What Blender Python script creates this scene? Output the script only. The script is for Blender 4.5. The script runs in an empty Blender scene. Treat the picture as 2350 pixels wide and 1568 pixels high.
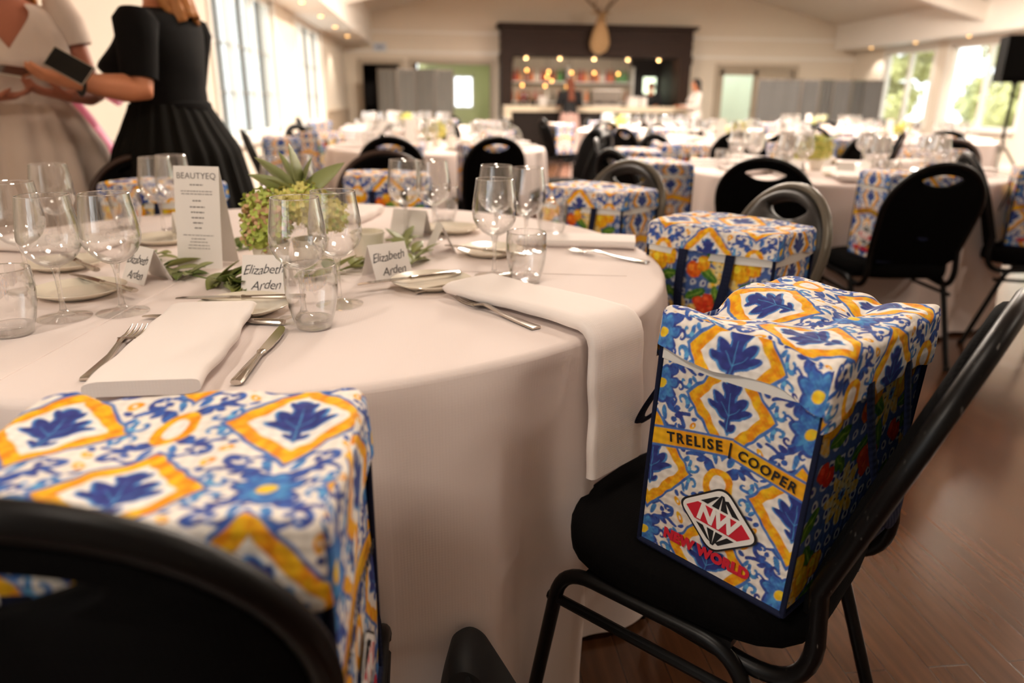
import bpy, bmesh, math, random
import numpy as np
from mathutils import Vector, Matrix
random.seed(7)
rng = np.random.default_rng(11)
PI = math.pi
scene = bpy.context.scene
COL = scene.collection

# ------------------------------------------------------------------ camera
def cam_matrix(yaw, pitch, roll, pos):
    cy, sy, cp, sp = math.cos(yaw), math.sin(yaw), math.cos(pitch), math.sin(pitch)
    f = Vector((sy*cp, cy*cp, -sp)); r = Vector((cy, -sy, 0)); u = r.cross(f)
    cr, sr = math.cos(roll), math.sin(roll)
    r2 = r*cr + u*sr; u2 = -r*sr + u*cr
    m = Matrix.Identity(4)
    for i in range(3):
        m[i][0], m[i][1], m[i][2], m[i][3] = r2[i], u2[i], -f[i], pos[i]
    return m
cd = bpy.data.cameras.new('camera'); cam = bpy.data.objects.new('camera', cd); COL.objects.link(cam)
cd.sensor_width = 36.0; cd.lens = 1650.0/2350.0*36.0
cam.matrix_world = cam_matrix(math.radians(6.12282815), math.radians(18.49119293), math.radians(0.68751635), (0, 0, 1.10))
cd.clip_start = 0.02; cd.clip_end = 200
cd.dof.use_dof = True; cd.dof.focus_distance = 1.07; cd.dof.aperture_fstop = 2.5
scene.camera = cam

# ------------------------------------------------------------------ view, world, sun
vs = scene.view_settings
vs.view_transform = 'Standard'; vs.look = 'None'; vs.gamma = 1.0; vs.use_curve_mapping = False
vs.exposure = 0.45
cy_ = scene.cycles
cy_.max_bounces = 10; cy_.diffuse_bounces = 4; cy_.glossy_bounces = 4
cy_.transmission_bounces = 8; cy_.transparent_max_bounces = 24
cy_.sample_clamp_indirect = 6.0; cy_.caustics_reflective = False; cy_.caustics_refractive = False
world = bpy.data.worlds.new('sky'); scene.world = world; world.use_nodes = True
wn = world.node_tree.nodes; wl = world.node_tree.links
wbg = wn['Background']; wbg.inputs[0].default_value = (0.93, 0.97, 1.0, 1); wbg.inputs[1].default_value = 2.9
sd = bpy.data.lights.new('sun', 'SUN'); sun = bpy.data.objects.new('sun', sd); COL.objects.link(sun)
sd.energy = 4.0; sd.angle = math.radians(1.0); sd.color = (1.0, 0.95, 0.86)
sun.rotation_euler = Vector((0.55, 0.30, -1.0)).to_track_quat('-Z', 'Y').to_euler()

XL, XR, YF, YB = -2.0, 10.3, 18.0, -5.0          # room walls
WINS_L = [(-4.4, -2.5), (-2.1, -0.2), (7.35, 10.15), (11.7, 14.2)]   # left-hand windows, by y
WINS_R = [(5.8, 8.6), (9.2, 11.9), (12.40, 14.45), (14.95, 16.65)]
ZS, ZT = 0.68, 2.25                               # sill and head heights
def lamp(name, typ, loc, energy, color, size=None, rot=None, size_y=None, spot=None):
    d = bpy.data.lights.new(name, typ); o = bpy.data.objects.new(name, d); COL.objects.link(o)
    d.energy = energy; d.color = color; o.location = loc
    if typ == 'AREA':
        d.size = size
        if size_y: d.shape = 'RECTANGLE'; d.size_y = size_y
    elif size: d.shadow_soft_size = size
    if spot: d.spot_size = spot; d.spot_blend = 0.6
    if rot: o.rotation_euler = rot
    return o
# daylight entering through each window opening: sky portals
for (a, b) in WINS_L:
    o = lamp('window_daylight', 'AREA', (XL-0.10, (a+b)/2, (ZS+ZT)/2), 1, (1, 1, 1), b-a, (0, -PI/2, 0), ZT-ZS)
    o.data.shape = 'RECTANGLE'; o.data.size = ZT-ZS; o.data.size_y = b-a
    o.data.cycles.is_portal = True
for (a, b) in WINS_R:
    o = lamp('window_daylight', 'AREA', (XR+0.10, (a+b)/2, (ZS+ZT)/2), 1, (1, 1, 1), b-a, (0, PI/2, 0), ZT-ZS)
    o.data.size = ZT-ZS; o.data.size_y = b-a
    o.data.cycles.is_portal = True
WARM = (1.0, 0.87, 0.74)
LAMP_E = (11, 30, 46, 110, 270, 300, 430, 430, 52)     # added ceiling fill lamps, watts, front to back of the hall

# ------------------------------------------------------------------ object helpers
def tag(o, label=None, cat=None, group=None, kind=None):
    if label: o['label'] = label
    if cat: o['category'] = cat
    if group: o['group'] = group
    if kind: o['kind'] = kind
    return o
def thing(name, label, cat, loc=(0, 0, 0), rz=0.0, group=None):
    o = bpy.data.objects.new(name, None); COL.objects.link(o)
    o.empty_display_size = 0.05
    o.location = loc; o.rotation_euler = (0, 0, rz)
    return tag(o, label, cat, group)
def copy_tree(o, parent=None):
    c = o.copy(); COL.objects.link(c)
    if parent is not None:
        c.parent = parent
    for ch in list(KIDS.get(o.name, [])):
        copy_tree(ch, c)
    return c
KIDS = {}
def adopt(o, parent):
    o.parent = parent; KIDS.setdefault(parent.name, []).append(o)
_copy = copy_tree
def copy_tree(o, parent=None):
    c = o.copy(); COL.objects.link(c)
    if parent is not None: adopt(c, parent)
    for ch in list(KIDS.get(o.name, [])): copy_tree(ch, c)
    return c

class MB:
    def __init__(s): s.v = []; s.f = []; s.mi = []; s.cur = 0
    def add(s, vs, fs):
        b = len(s.v); s.v.extend([tuple(p) for p in vs]); s.f.extend([tuple(b+i for i in f) for f in fs]); s.mi.extend([s.cur]*len(fs)); return s
    def box(s, x0, x1, y0, y1, z0, z1, M=None):
        vs = [(x0,y0,z0),(x1,y0,z0),(x1,y1,z0),(x0,y1,z0),(x0,y0,z1),(x1,y0,z1),(x1,y1,z1),(x0,y1,z1)]
        if M: vs = [M @ Vector(p) for p in vs]
        return s.add(vs, [(0,3,2,1),(4,5,6,7),(0,1,5,4),(1,2,6,5),(2,3,7,6),(3,0,4,7)])
    def lathe(s, prof, n=32, c=(0,0,0), M=None, close=False):
        vs = []; fs = []
        for (r, z) in prof:
            for k in range(n):
                a = 2*PI*k/n; p = Vector((c[0]+r*math.cos(a), c[1]+r*math.sin(a), c[2]+z)); vs.append(M @ p if M else p)
        m = len(prof)
        for i in range(m-1 if not close else m):
            j = (i+1) % m
            for k in range(n): fs.append((i*n+k, i*n+(k+1) % n, j*n+(k+1) % n, j*n+k))
        if not close:
            if prof[0][0] > 1e-6: fs.append(tuple(range(n-1, -1, -1)))
            if prof[-1][0] > 1e-6: fs.append(tuple((m-1)*n+k for k in range(n)))
        return s.add(vs, fs)
    def tube(s, path, rad, n=10, closed=False, up=None, flat=1.0, cap=True):
        """path of points; rad number, list, or list of (rw, rt) pairs; flat scales the second axis"""
        P = [Vector(p) for p in path]; m = len(P)
        T = []
        for i in range(m):
            if closed: t = P[(i+1) % m]-P[i-1]
            else: t = P[min(i+1, m-1)]-P[max(i-1, 0)]
            T.append(t.normalized() if t.length > 1e-9 else Vector((0, 0, 1)))
        if up is None:
            up = Vector((0, 0, 1)) if abs(T[0].z) < 0.9 else Vector((1, 0, 0))
        up = Vector(up)
        N = (up - T[0]*up.dot(T[0])).normalized(); vs = []; fs = []
        for i in range(m):
            if i:
                N = (N - T[i]*N.dot(T[i]))
                N = N.normalized() if N.length > 1e-6 else (up - T[i]*up.dot(T[i])).normalized()
            B = T[i].cross(N)
            r = rad[i] if isinstance(rad, list) else rad
            ra, rb = (r if isinstance(r, (list, tuple)) else (r, r*flat))
            for k in range(n):
                a = 2*PI*k/n; vs.append(P[i] + B*(ra*math.cos(a)) + N*(rb*math.sin(a)))
        for i in range(m if closed else m-1):
            j = (i+1) % m
            for k in range(n): fs.append((i*n+k, i*n+(k+1) % n, j*n+(k+1) % n, j*n+k))
        if not closed and cap:
            fs.append(tuple(range(n-1, -1, -1))); fs.append(tuple((m-1)*n+k for k in range(n)))
        return s.add(vs, fs)
    def ell(s, c, r, n=16, m=10, M=None):
        prof = []
        vs = [(c[0], c[1], c[2]-r[2])]; fs = []
        for i in range(1, m):
            t = -PI/2+PI*i/m
            for k in range(n):
                a = 2*PI*k/n; vs.append((c[0]+r[0]*math.cos(t)*math.cos(a), c[1]+r[1]*math.cos(t)*math.sin(a), c[2]+r[2]*math.sin(t)))
        vs.append((c[0], c[1], c[2]+r[2]))
        for k in range(n): fs.append((0, 1+(k+1) % n, 1+k))
        for i in range(m-2):
            for k in range(n): fs.append((1+i*n+k, 1+i*n+(k+1) % n, 1+(i+1)*n+(k+1) % n, 1+(i+1)*n+k))
        L = len(vs)-1
        for k in range(n): fs.append((L, 1+(m-2)*n+k, 1+(m-2)*n+(k+1) % n))
        if M: vs = [M @ Vector(p) for p in vs]
        return s.add(vs, fs)
    def grid(s, fn, nu, nv, closeu=False):
        vs = [fn(i/nu if closeu else i/nu, j/nv) for j in range(nv+1) for i in range(nu if closeu else nu+1)]
        w = nu if closeu else nu+1; fs = []
        for j in range(nv):
            for i in range(nu):
                i2 = (i+1) % w if closeu else i+1
                fs.append((j*w+i, j*w+i2, (j+1)*w+i2, (j+1)*w+i))
        return s.add(vs, fs)
    def prism(s, poly, z0, z1, M=None):
        n = len(poly); vs = [(p[0], p[1], z0) for p in poly]+[(p[0], p[1], z1) for p in poly]
        if M: vs = [M @ Vector(p) for p in vs]
        return s.add(vs, [tuple(range(n-1, -1, -1)), tuple(range(n, 2*n))]+[(i, (i+1) % n, n+(i+1) % n, n+i) for i in range(n)])
    def mesh(s, name, mats, smooth=True, angle=40):
        me = bpy.data.meshes.new(name); me.from_pydata([tuple(p) for p in s.v], [], s.f); me.validate(); me.update()
        for m in (mats if isinstance(mats, (list, tuple)) else [mats]): me.materials.append(m)
        if any(s.mi) and len(me.polygons) == len(s.mi): me.polygons.foreach_set('material_index', s.mi)
        if smooth:
            me.polygons.foreach_set('use_smooth', [True]*len(me.polygons))
            try: me.set_sharp_from_angle(angle=math.radians(angle))
            except Exception: pass
        return me
    def build(s, name, mats, parent=None, smooth=True, angle=40, loc=None, rz=None):
        o = bpy.data.objects.new(name, s.mesh(name, mats, smooth, angle)); COL.objects.link(o)
        if parent is not None: adopt(o, parent)
        if loc is not None: o.location = loc
        if rz is not None: o.rotation_euler = (0, 0, rz)
        return o
def struct(name, mb, mats, smooth=False):
    o = mb.build(name, mats, None, smooth); o['kind'] = 'structure'; return o
def evaluated(o, mods):
    """apply modifiers [(type, {props})] to the object's mesh, without operators"""
    for t, pr in mods:
        m = o.modifiers.new(t.lower(), t)
        for k, v in pr.items(): setattr(m, k, v)
    dg = bpy.context.evaluated_depsgraph_get(); dg.update()
    me = bpy.data.meshes.new_from_object(o.evaluated_get(dg))
    old = o.data; mats = list(old.materials); o.modifiers.clear(); o.data = me
    me.materials.clear()
    for m in mats: me.materials.append(m)
    me.polygons.foreach_set('use_smooth', [True]*len(me.polygons))
    bpy.data.meshes.remove(old)
    return o
def text_mesh(txt, size, bold=0.0, extrude=0.0004, shear=0.0, spacing=1.0, align='CENTER'):
    cu = bpy.data.curves.new('text', 'FONT'); cu.body = txt; cu.size = size; cu.offset = bold; cu.extrude = extrude
    cu.shear = shear; cu.space_character = spacing; cu.align_x = align; cu.align_y = 'CENTER'; cu.resolution_u = 3
    o = bpy.data.objects.new('text', cu); COL.objects.link(o)
    dg = bpy.context.evaluated_depsgraph_get(); dg.update()
    me = bpy.data.meshes.new_from_object(o.evaluated_get(dg))
    bpy.data.objects.remove(o); bpy.data.curves.remove(cu)
    return [tuple(v.co) for v in me.vertices], [tuple(p.vertices) for p in me.polygons]
def arc(c, r, a0, a1, n, ax, ay):
    c = Vector(c); ax = Vector(ax); ay = Vector(ay)
    return [c+ax*(r*math.cos(a0+(a1-a0)*i/n))+ay*(r*math.sin(a0+(a1-a0)*i/n)) for i in range(n+1)]
def bend(pts, r, n=6):
    """polyline with rounded corners"""
    P = [Vector(p) for p in pts]; out = [P[0]]
    for i in range(1, len(P)-1):
        a = (P[i-1]-P[i]); b = (P[i+1]-P[i]); d = min(r, a.length*0.48, b.length*0.48)
        p0 = P[i]+a.normalized()*d; p1 = P[i]+b.normalized()*d
        for k in range(n+1):
            t = k/n; out.append(p0*(1-t)**2+P[i]*2*t*(1-t)+p1*t*t)
    out.append(P[-1]); return out

# ------------------------------------------------------------------ materials
def lin(c):
    return tuple(((x/255)/12.92 if x/255 <= 0.04045 else (((x/255)+0.055)/1.055)**2.4) for x in c)
def mat(name, rgb, rough=0.5, metal=0.0, noise=0.06, scale=8.0, bump=0.0, bscale=60.0, coat=0.0, spec=0.5, sheen=0.0, emit=None, estr=0.0, trans=0.0):
    m = bpy.data.materials.new(name); m.use_nodes = True; nt = m.node_tree; b = nt.nodes['Principled BSDF']
    c = lin(rgb)
    b.inputs['Roughness'].default_value = rough; b.inputs['Metallic'].default_value = metal
    b.inputs['Specular IOR Level'].default_value = spec
    if coat: b.inputs['Coat Weight'].default_value = coat
    if sheen: b.inputs['Sheen Weight'].default_value = sheen
    if trans: b.inputs['Transmission Weight'].default_value = trans
    tc = nt.nodes.new('ShaderNodeTexCoord')
    if noise:
        nz = nt.nodes.new('ShaderNodeTexNoise'); nz.inputs['Scale'].default_value = scale; nz.inputs['Detail'].default_value = 4
        rp = nt.nodes.new('ShaderNodeMix'); rp.data_type = 'RGBA'
        rp.inputs['A'].default_value = tuple(x*(1-noise) for x in c)+(1,); rp.inputs['B'].default_value = tuple(min(1, x*(1+noise)) for x in c)+(1,)
        nt.links.new(tc.outputs['Object'], nz.inputs['Vector']); nt.links.new(nz.outputs['Fac'], rp.inputs['Factor'])
        nt.links.new(rp.outputs['Result'], b.inputs['Base Color'])
    else: b.inputs['Base Color'].default_value = c+(1,)
    if bump:
        n2 = nt.nodes.new('ShaderNodeTexNoise'); n2.inputs['Scale'].default_value = bscale; n2.inputs['Detail'].default_value = 3
        bp = nt.nodes.new('ShaderNodeBump'); bp.inputs['Strength'].default_value = bump; bp.inputs['Distance'].default_value = 0.002
        nt.links.new(tc.outputs['Object'], n2.inputs['Vector']); nt.links.new(n2.outputs['Fac'], bp.inputs['Height']); nt.links.new(bp.outputs['Normal'], b.inputs['Normal'])
    if emit: b.inputs['Emission Color'].default_value = lin(emit)+(1,); b.inputs['Emission Strength'].default_value = estr
    return m
def weave_mat(name, rgb, rough=0.8, scale=900, strength=0.15, attr=None, noise=0.04, sheen=0.0):
    """woven cloth: two crossed waves as bump; colour plain or read from the print stored on the mesh"""
    m = mat(name, rgb or (255, 255, 255), rough, noise=noise if not attr else 0, scale=6, sheen=sheen, spec=0.25); nt = m.node_tree; b = nt.nodes['Principled BSDF']
    if rgb and max(rgb) < 40: b.inputs['Specular IOR Level'].default_value = 0.08
    tc = [n for n in nt.nodes if n.type == 'TEX_COORD'][0]
    hs = []
    for d in ('X', 'Y', 'Z'):
        w = nt.nodes.new('ShaderNodeTexWave'); w.wave_type = 'BANDS'; w.bands_direction = d
        w.inputs['Scale'].default_value = scale/20; w.inputs['Distortion'].default_value = 0.6; w.inputs['Detail'].default_value = 1
        nt.links.new(tc.outputs['Object'], w.inputs['Vector']); hs.append(w)
    a = nt.nodes.new('ShaderNodeMath'); a.operation = 'ADD'; nt.links.new(hs[0].outputs['Fac'], a.inputs[0]); nt.links.new(hs[1].outputs['Fac'], a.inputs[1])
    a2 = nt.nodes.new('ShaderNodeMath'); a2.operation = 'ADD'; nt.links.new(a.outputs[0], a2.inputs[0]); nt.links.new(hs[2].outputs['Fac'], a2.inputs[1])
    bp = nt.nodes.new('ShaderNodeBump'); bp.inputs['Strength'].default_value = strength; bp.inputs['Distance'].default_value = 0.0008
    nt.links.new(a2.outputs[0], bp.inputs['Height']); nt.links.new(bp.outputs['Normal'], b.inputs['Normal'])
    if attr:
        at = nt.nodes.new('ShaderNodeAttribute'); at.attribute_name = attr; at.attribute_type = 'GEOMETRY'
        mx = nt.nodes.new('ShaderNodeMix'); mx.data_type = 'RGBA'; mx.blend_type = 'MULTIPLY'
        mr = nt.nodes.new('ShaderNodeMapRange'); mr.inputs['From Min'].default_value = 0.3; mr.inputs['From Max'].default_value = 2.4
        mr.inputs['To Min'].default_value = 0.86; mr.inputs['To Max'].default_value = 1.04
        nt.links.new(a2.outputs[0], mr.inputs['Value']); mx.inputs['Factor'].default_value = 1.0
        nt.links.new(at.outputs['Color'], mx.inputs['A']); nt.links.new(mr.outputs['Result'], mx.inputs['B'])
        nt.links.new(mx.outputs['Result'], b.inputs['Base Color'])
    return m
def thin_glass(name, tint=(1, 1, 1), rough=0.0, edge=0.88, face=0.085, rimtint=(0.42, 0.45, 0.42)):
    """a thin clear wall: mostly see-through, mirror-like towards grazing angles"""
    m = bpy.data.materials.new(name); m.use_nodes = True; nt = m.node_tree; nt.nodes.remove(nt.nodes['Principled BSDF'])
    tr = nt.nodes.new('ShaderNodeBsdfTransparent'); tr.inputs[0].default_value = tint+(1,)
    gl = nt.nodes.new('ShaderNodeBsdfGlossy'); gl.inputs['Roughness'].default_value = rough; gl.inputs[0].default_value = (1, 1, 1, 1)
    lw = nt.nodes.new('ShaderNodeLayerWeight'); lw.inputs['Blend'].default_value = 0.5
    pw = nt.nodes.new('ShaderNodeMath'); pw.operation = 'POWER'; pw.inputs[1].default_value = 2.3
    mr = nt.nodes.new('ShaderNodeMapRange'); mr.inputs['To Min'].default_value = face; mr.inputs['To Max'].default_value = edge
    # the wall is seen through a longer path of glass towards its edges, so it tints there
    p2 = nt.nodes.new('ShaderNodeMath'); p2.operation = 'POWER'; p2.inputs[1].default_value = 3.2
    tm = nt.nodes.new('ShaderNodeMix'); tm.data_type = 'RGBA'; tm.inputs['A'].default_value = tint+(1,); tm.inputs['B'].default_value = rimtint+(1,)
    nt.links.new(lw.outputs['Facing'], p2.inputs[0]); nt.links.new(p2.outputs[0], tm.inputs['Factor']); nt.links.new(tm.outputs['Result'], tr.inputs[0])
    mx = nt.nodes.new('ShaderNodeMixShader')
    nt.links.new(lw.outputs['Facing'], pw.inputs[0]); nt.links.new(pw.outputs[0], mr.inputs['Value']); nt.links.new(mr.outputs['Result'], mx.inputs[0])
    nt.links.new(tr.outputs[0], mx.inputs[1]); nt.links.new(gl.outputs[0], mx.inputs[2])
    nt.links.new(mx.outputs[0], nt.nodes['Material Output'].inputs['Surface'])
    return m
def solid_glass(name, tint=(1, 1, 1), rough=0.0, ior=1.45):
    m = bpy.data.materials.new(name); m.use_nodes = True; nt = m.node_tree; nt.nodes.remove(nt.nodes['Principled BSDF'])
    g = nt.nodes.new('ShaderNodeBsdfGlass'); g.inputs['Color'].default_value = tint+(1,); g.inputs['IOR'].default_value = ior; g.inputs['Roughness'].default_value = rough
    tr = nt.nodes.new('ShaderNodeBsdfTransparent'); mx = nt.nodes.new('ShaderNodeMixShader'); mx.inputs[0].default_value = 0.36
    nt.links.new(tr.outputs[0], mx.inputs[1]); nt.links.new(g.outputs[0], mx.inputs[2])
    nt.links.new(mx.outputs[0], nt.nodes['Material Output'].inputs['Surface']); return m
def boards_mat(name, rgb, rgb2, width, axis='X', rough=0.3, gap=0.02, length=None, grain=0.35, bump=0.2, joint=0.45, spec=0.5):
    """boards: a brick pattern in the object's own metres with a stretched-noise grain"""
    m = mat(name, rgb, rough, noise=0, spec=spec); nt = m.node_tree; b = nt.nodes['Principled BSDF']
    tc = [n for n in nt.nodes if n.type == 'TEX_COORD'][0]
    mp = nt.nodes.new('ShaderNodeMapping')
    if axis == 'Y': mp.inputs['Rotation'].default_value = (0, 0, PI/2)
    if axis == 'ZX': mp.inputs['Rotation'].default_value = (PI/2, 0, 0)
    if axis == 'ZY': mp.inputs['Rotation'].default_value = (PI/2, 0, PI/2)
    nt.links.new(tc.outputs['Object'], mp.inputs['Vector'])
    br = nt.nodes.new('ShaderNodeTexBrick'); br.inputs['Scale'].default_value = 1.0; br.inputs['Brick Width'].default_value = length or 1.4
    br.inputs['Row Height'].default_value = width; br.inputs['Mortar Size'].default_value = width*gap; br.inputs['Mortar Smooth'].default_value = 0.3
    br.inputs['Color1'].default_value = lin(rgb)+(1,); br.inputs['Color2'].default_value = lin(rgb2)+(1,)
    br.inputs['Mortar'].default_value = tuple(x*joint for x in lin(rgb))+(1,)
    nt.links.new(mp.outputs[0], br.inputs['Vector'])
    m2 = nt.nodes.new('ShaderNodeMapping'); m2.inputs['Scale'].default_value = (1.2, 18, 18)
    nt.links.new(mp.outputs[0], m2.inputs['Vector'])
    nz = nt.nodes.new('ShaderNodeTexNoise'); nz.inputs['Scale'].default_value = 3.0; nz.inputs['Detail'].default_value = 6; nt.links.new(m2.outputs[0], nz.inputs['Vector'])
    mr = nt.nodes.new('ShaderNodeMapRange'); mr.inputs['From Min'].default_value = 0.3; mr.inputs['From Max'].default_value = 0.7
    mr.inputs['To Min'].default_value = 1-grain; mr.inputs['To Max'].default_value = 1+grain*0.5; nt.links.new(nz.outputs['Fac'], mr.inputs['Value'])
    mx = nt.nodes.new('ShaderNodeMix'); mx.data_type = 'RGBA'; mx.blend_type = 'MULTIPLY'; mx.inputs['Factor'].default_value = 1
    nt.links.new(br.outputs['Color'], mx.inputs['A']); nt.links.new(mr.outputs['Result'], mx.inputs['B']); nt.links.new(mx.outputs['Result'], b.inputs['Base Color'])
    bp = nt.nodes.new('ShaderNodeBump'); bp.inputs['Strength'].default_value = bump; bp.inputs['Distance'].default_value = 0.003; bp.invert = True
    nt.links.new(br.outputs['Fac'], bp.inputs['Height']); nt.links.new(bp.outputs['Normal'], b.inputs['Normal'])
    return m

M = {}
M['wall'] = mat('wall_paint', (226, 216, 200), 0.7, noise=0.02, scale=3)
M['white_paint'] = mat('white_gloss_paint', (236, 232, 224), 0.45, noise=0.02)
M['ceiling'] = mat('ceiling_paint', (232, 226, 215), 0.8, noise=0.02, scale=3)
M['dado'] = boards_mat('dado_boards', (196, 178, 156), (190, 172, 150), 0.12, 'ZY', 0.5, 0.05, 6.0, 0.06, 0.2, 0.8)
M['far_boards'] = boards_mat('wall_weatherboards', (224, 213, 196), (222, 211, 193), 0.34, 'ZX', 0.6, 0.012, 40.0, 0.02, 0.1, 0.86)
M['frame_taupe'] = mat('taupe_paint', (176, 162, 142), 0.5, noise=0.03)
M['floor'] = boards_mat('floor_boards', (98, 62, 38), (88, 55, 34), 0.09, 'Y', 0.20, 0.02, 1.1, 0.30, 0.12)
M['floor'].node_tree.nodes['Principled BSDF'].inputs['Coat Weight'].default_value = 0.6; M['floor'].node_tree.nodes['Principled BSDF'].inputs['Coat Roughness'].default_value = 0.16
M['dark_wood'] = boards_mat('dark_stained_wood', (54, 37, 27), (47, 32, 24), 0.6, 'ZX', 0.5, 0.01, 6.0, 0.25, spec=0.15)
M['black_wood'] = boards_mat('bar_front_wood', (36, 26, 20), (32, 23, 18), 0.4, 'ZX', 0.5, 0.02, 3.0, 0.25, spec=0.15)
M['cloth'] = weave_mat('white_table_linen', (236, 222, 216), 0.85, 1400, 0.05, noise=0.015)
M['napkin'] = weave_mat('white_napkin_linen', (242, 232, 226), 0.85, 1600, 0.06, noise=0.015)
M['black_fabric'] = weave_mat('black_upholstery', (8, 7, 7), 0.95, 1100, 0.25)
M['black_vinyl'] = mat('dark_grey_vinyl', (34, 31, 28), 0.5, noise=0.1, bump=0.1, bscale=220)
M['black_steel'] = mat('black_enamelled_steel', (8, 7, 7), 0.38, 0.0, noise=0.25, scale=30, spec=0.22)
M['grey_steel'] = mat('bronze_grey_enamelled_steel', (104, 98, 86), 0.35, 0.3, noise=0.1)
M['rubber'] = mat('black_rubber', (14, 14, 14), 0.7, noise=0.05)
M['navy'] = weave_mat('navy_webbing', (16, 23, 50), 0.8, 700, 0.4)
M['print'] = weave_mat('printed_woven_bag', None, 0.75, 520, 0.35, attr='print')
M['white_hem'] = mat('white_lining', (236, 234, 228), 0.6, noise=0.03)
M['black_ink'] = mat('black_print', (22, 20, 24), 0.7, noise=0.05)
M['white_ink'] = mat('white_print', (244, 242, 238), 0.7, noise=0.02)
M['red_ink'] = mat('red_print', (206, 30, 52), 0.7, noise=0.06)
M['steel'] = mat('polished_cutlery_steel', (198, 190, 180), 0.16, 1.0, noise=0.02)
M['china'] = mat('cream_china', (236, 226, 206), 0.18, noise=0.02, coat=0.5)
M['glass_thin'] = thin_glass('clear_wine_glass', (1, 1, 1), 0.0, 0.92, 0.075)
M['glass_foot'] = thin_glass('clear_glass_foot', (1, 1, 1), 0.0, 0.55, 0.05, (0.88, 0.89, 0.88))
M['glass_tumbler'] = thin_glass('clear_tumbler', (1, 1, 1), 0.0, 0.95, 0.09)
M['glass_rim'] = thin_glass('clear_glass_rim', (1, 1, 1), 0.05, 0.95, 0.45)
M['glass_solid'] = solid_glass('clear_glass_stem', (1.0, 1.0, 0.995))
M['pane'] = thin_glass('window_glass', (0.97, 0.98, 0.98), 0.0, 0.35, 0.04)
M['glass_far'] = thin_glass('clear_glass_wall_far_tables', (1, 1, 1), 0.0, 0.95, 0.20)
M['card'] = mat('white_card', (238, 232, 226), 0.7, noise=0.02)
M['ink_pen'] = mat('black_marker_ink', (30, 28, 32), 0.6, noise=0.03)
M['grey_ink'] = mat('grey_print', (120, 114, 112), 0.7, noise=0.03)
M['pot'] = mat('cream_ceramic', (240, 232, 218), 0.35, noise=0.02, coat=0.3)
M['leaf'] = mat('eucalyptus_leaf', (138, 142, 78), 0.45, noise=0.3, scale=18)
M['leaf_grey'] = mat('grey_green_leaf', (146, 152, 98), 0.5, noise=0.2, scale=18)
M['leaf_dark'] = mat('dark_leaf', (98, 116, 50), 0.4, noise=0.3, scale=18)
M['petal_lime'] = mat('lime_hydrangea_petal', (188, 202, 98), 0.55, noise=0.2, scale=25)
M['petal_yellow'] = mat('yellow_green_hydrangea_petal', (226, 216, 126), 0.55, noise=0.2, scale=25)
M['petal_pink'] = mat('pink_flushed_petal', (214, 172, 132), 0.55, noise=0.25, scale=25)
M['skin'] = mat('skin', (212, 138, 98), 0.5, noise=0.06, scale=14)
M['skin_tan'] = mat('tanned_skin', (184, 112, 84), 0.5, noise=0.06, scale=14)
M['black_dress'] = mat('black_jersey', (17, 15, 14), 0.85, noise=0.1, scale=20, spec=0.12)
M['black_skirt'] = mat('black_crepe', (19, 17, 13), 0.85, noise=0.1, scale=20, spec=0.12)
M['white_dress'] = mat('off_white_linen_dress', (226, 206, 190), 0.8, noise=0.04, bump=0.1, bscale=200)
M['hair_blond'] = mat('strawberry_blond_hair', (190, 126, 66), 0.5, noise=0.3, scale=40)
M['hair_red'] = mat('auburn_hair', (122, 62, 34), 0.5, noise=0.3, scale=40)
M['hair_dark'] = mat('dark_hair', (30, 24, 22), 0.5, noise=0.2, scale=40)
M['white_shirt'] = mat('white_shirt_cotton', (236, 228, 220), 0.8, noise=0.03)
M['black_cloth'] = mat('black_trousers', (20, 20, 22), 0.8, noise=0.1)
M['pink_cloth'] = mat('dusty_pink_skirt', (196, 160, 150), 0.8, noise=0.05)
M['pink'] = mat('pink_vinyl', (232, 140, 176), 0.35, noise=0.05)
M['phone'] = mat('black_phone_glass', (10, 12, 12), 0.08, noise=0)
M['silver'] = mat('silver_metal', (214, 206, 198), 0.25, 1.0, noise=0.02)
M['screen_grey'] = mat('grey_partition_fabric', (116, 115, 110), 0.8, noise=0.08, scale=5)
M['screen_dark'] = mat('charcoal_partition_fabric', (76, 75, 73), 0.8, noise=0.08, scale=5)
M['stone'] = mat('cream_stone_top', (228, 214, 188), 0.3, noise=0.03)
M['bulb'] = mat('warm_bulb', (255, 214, 150), 0.4, noise=0, emit=(255, 176, 86), estr=5)
M['spot_bulb'] = mat('warm_spot', (255, 220, 160), 0.4, noise=0, emit=(255, 190, 110), estr=6)
M['mirror'] = mat('bar_mirror', (190, 184, 176), 0.06, 1.0, noise=0.02)
M['dark_interior'] = mat('dark_interior', (32, 24, 20), 0.7, noise=0.1)
M['green_wall'] = mat('pale_green_paint', (196, 200, 150), 0.7, noise=0.03)
M['frosted'] = mat('frosted_door_glass', (222, 240, 222), 0.5, noise=0.02, trans=0.85)
M['speaker'] = mat('black_speaker_cabinet', (6, 5, 4), 0.8, noise=0.1, spec=0.05, bump=0.15, bscale=300)
M['antler'] = mat('antler_bone', (120, 98, 74), 0.6, noise=0.15)
M['fur'] = mat('tawny_deer_fur', (186, 154, 112), 0.85, noise=0.2, scale=24, bump=0.5, bscale=120)
M['hedge'] = mat('hedge_leaves', (176, 176, 118), 0.6, noise=0.35, scale=2.2)
M['ground'] = mat('outdoor_paving', (206, 202, 194), 0.8, noise=0.05)
M['machine'] = mat('brushed_machine_steel', (120, 112, 104), 0.3, 0.9, noise=0.05)
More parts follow.
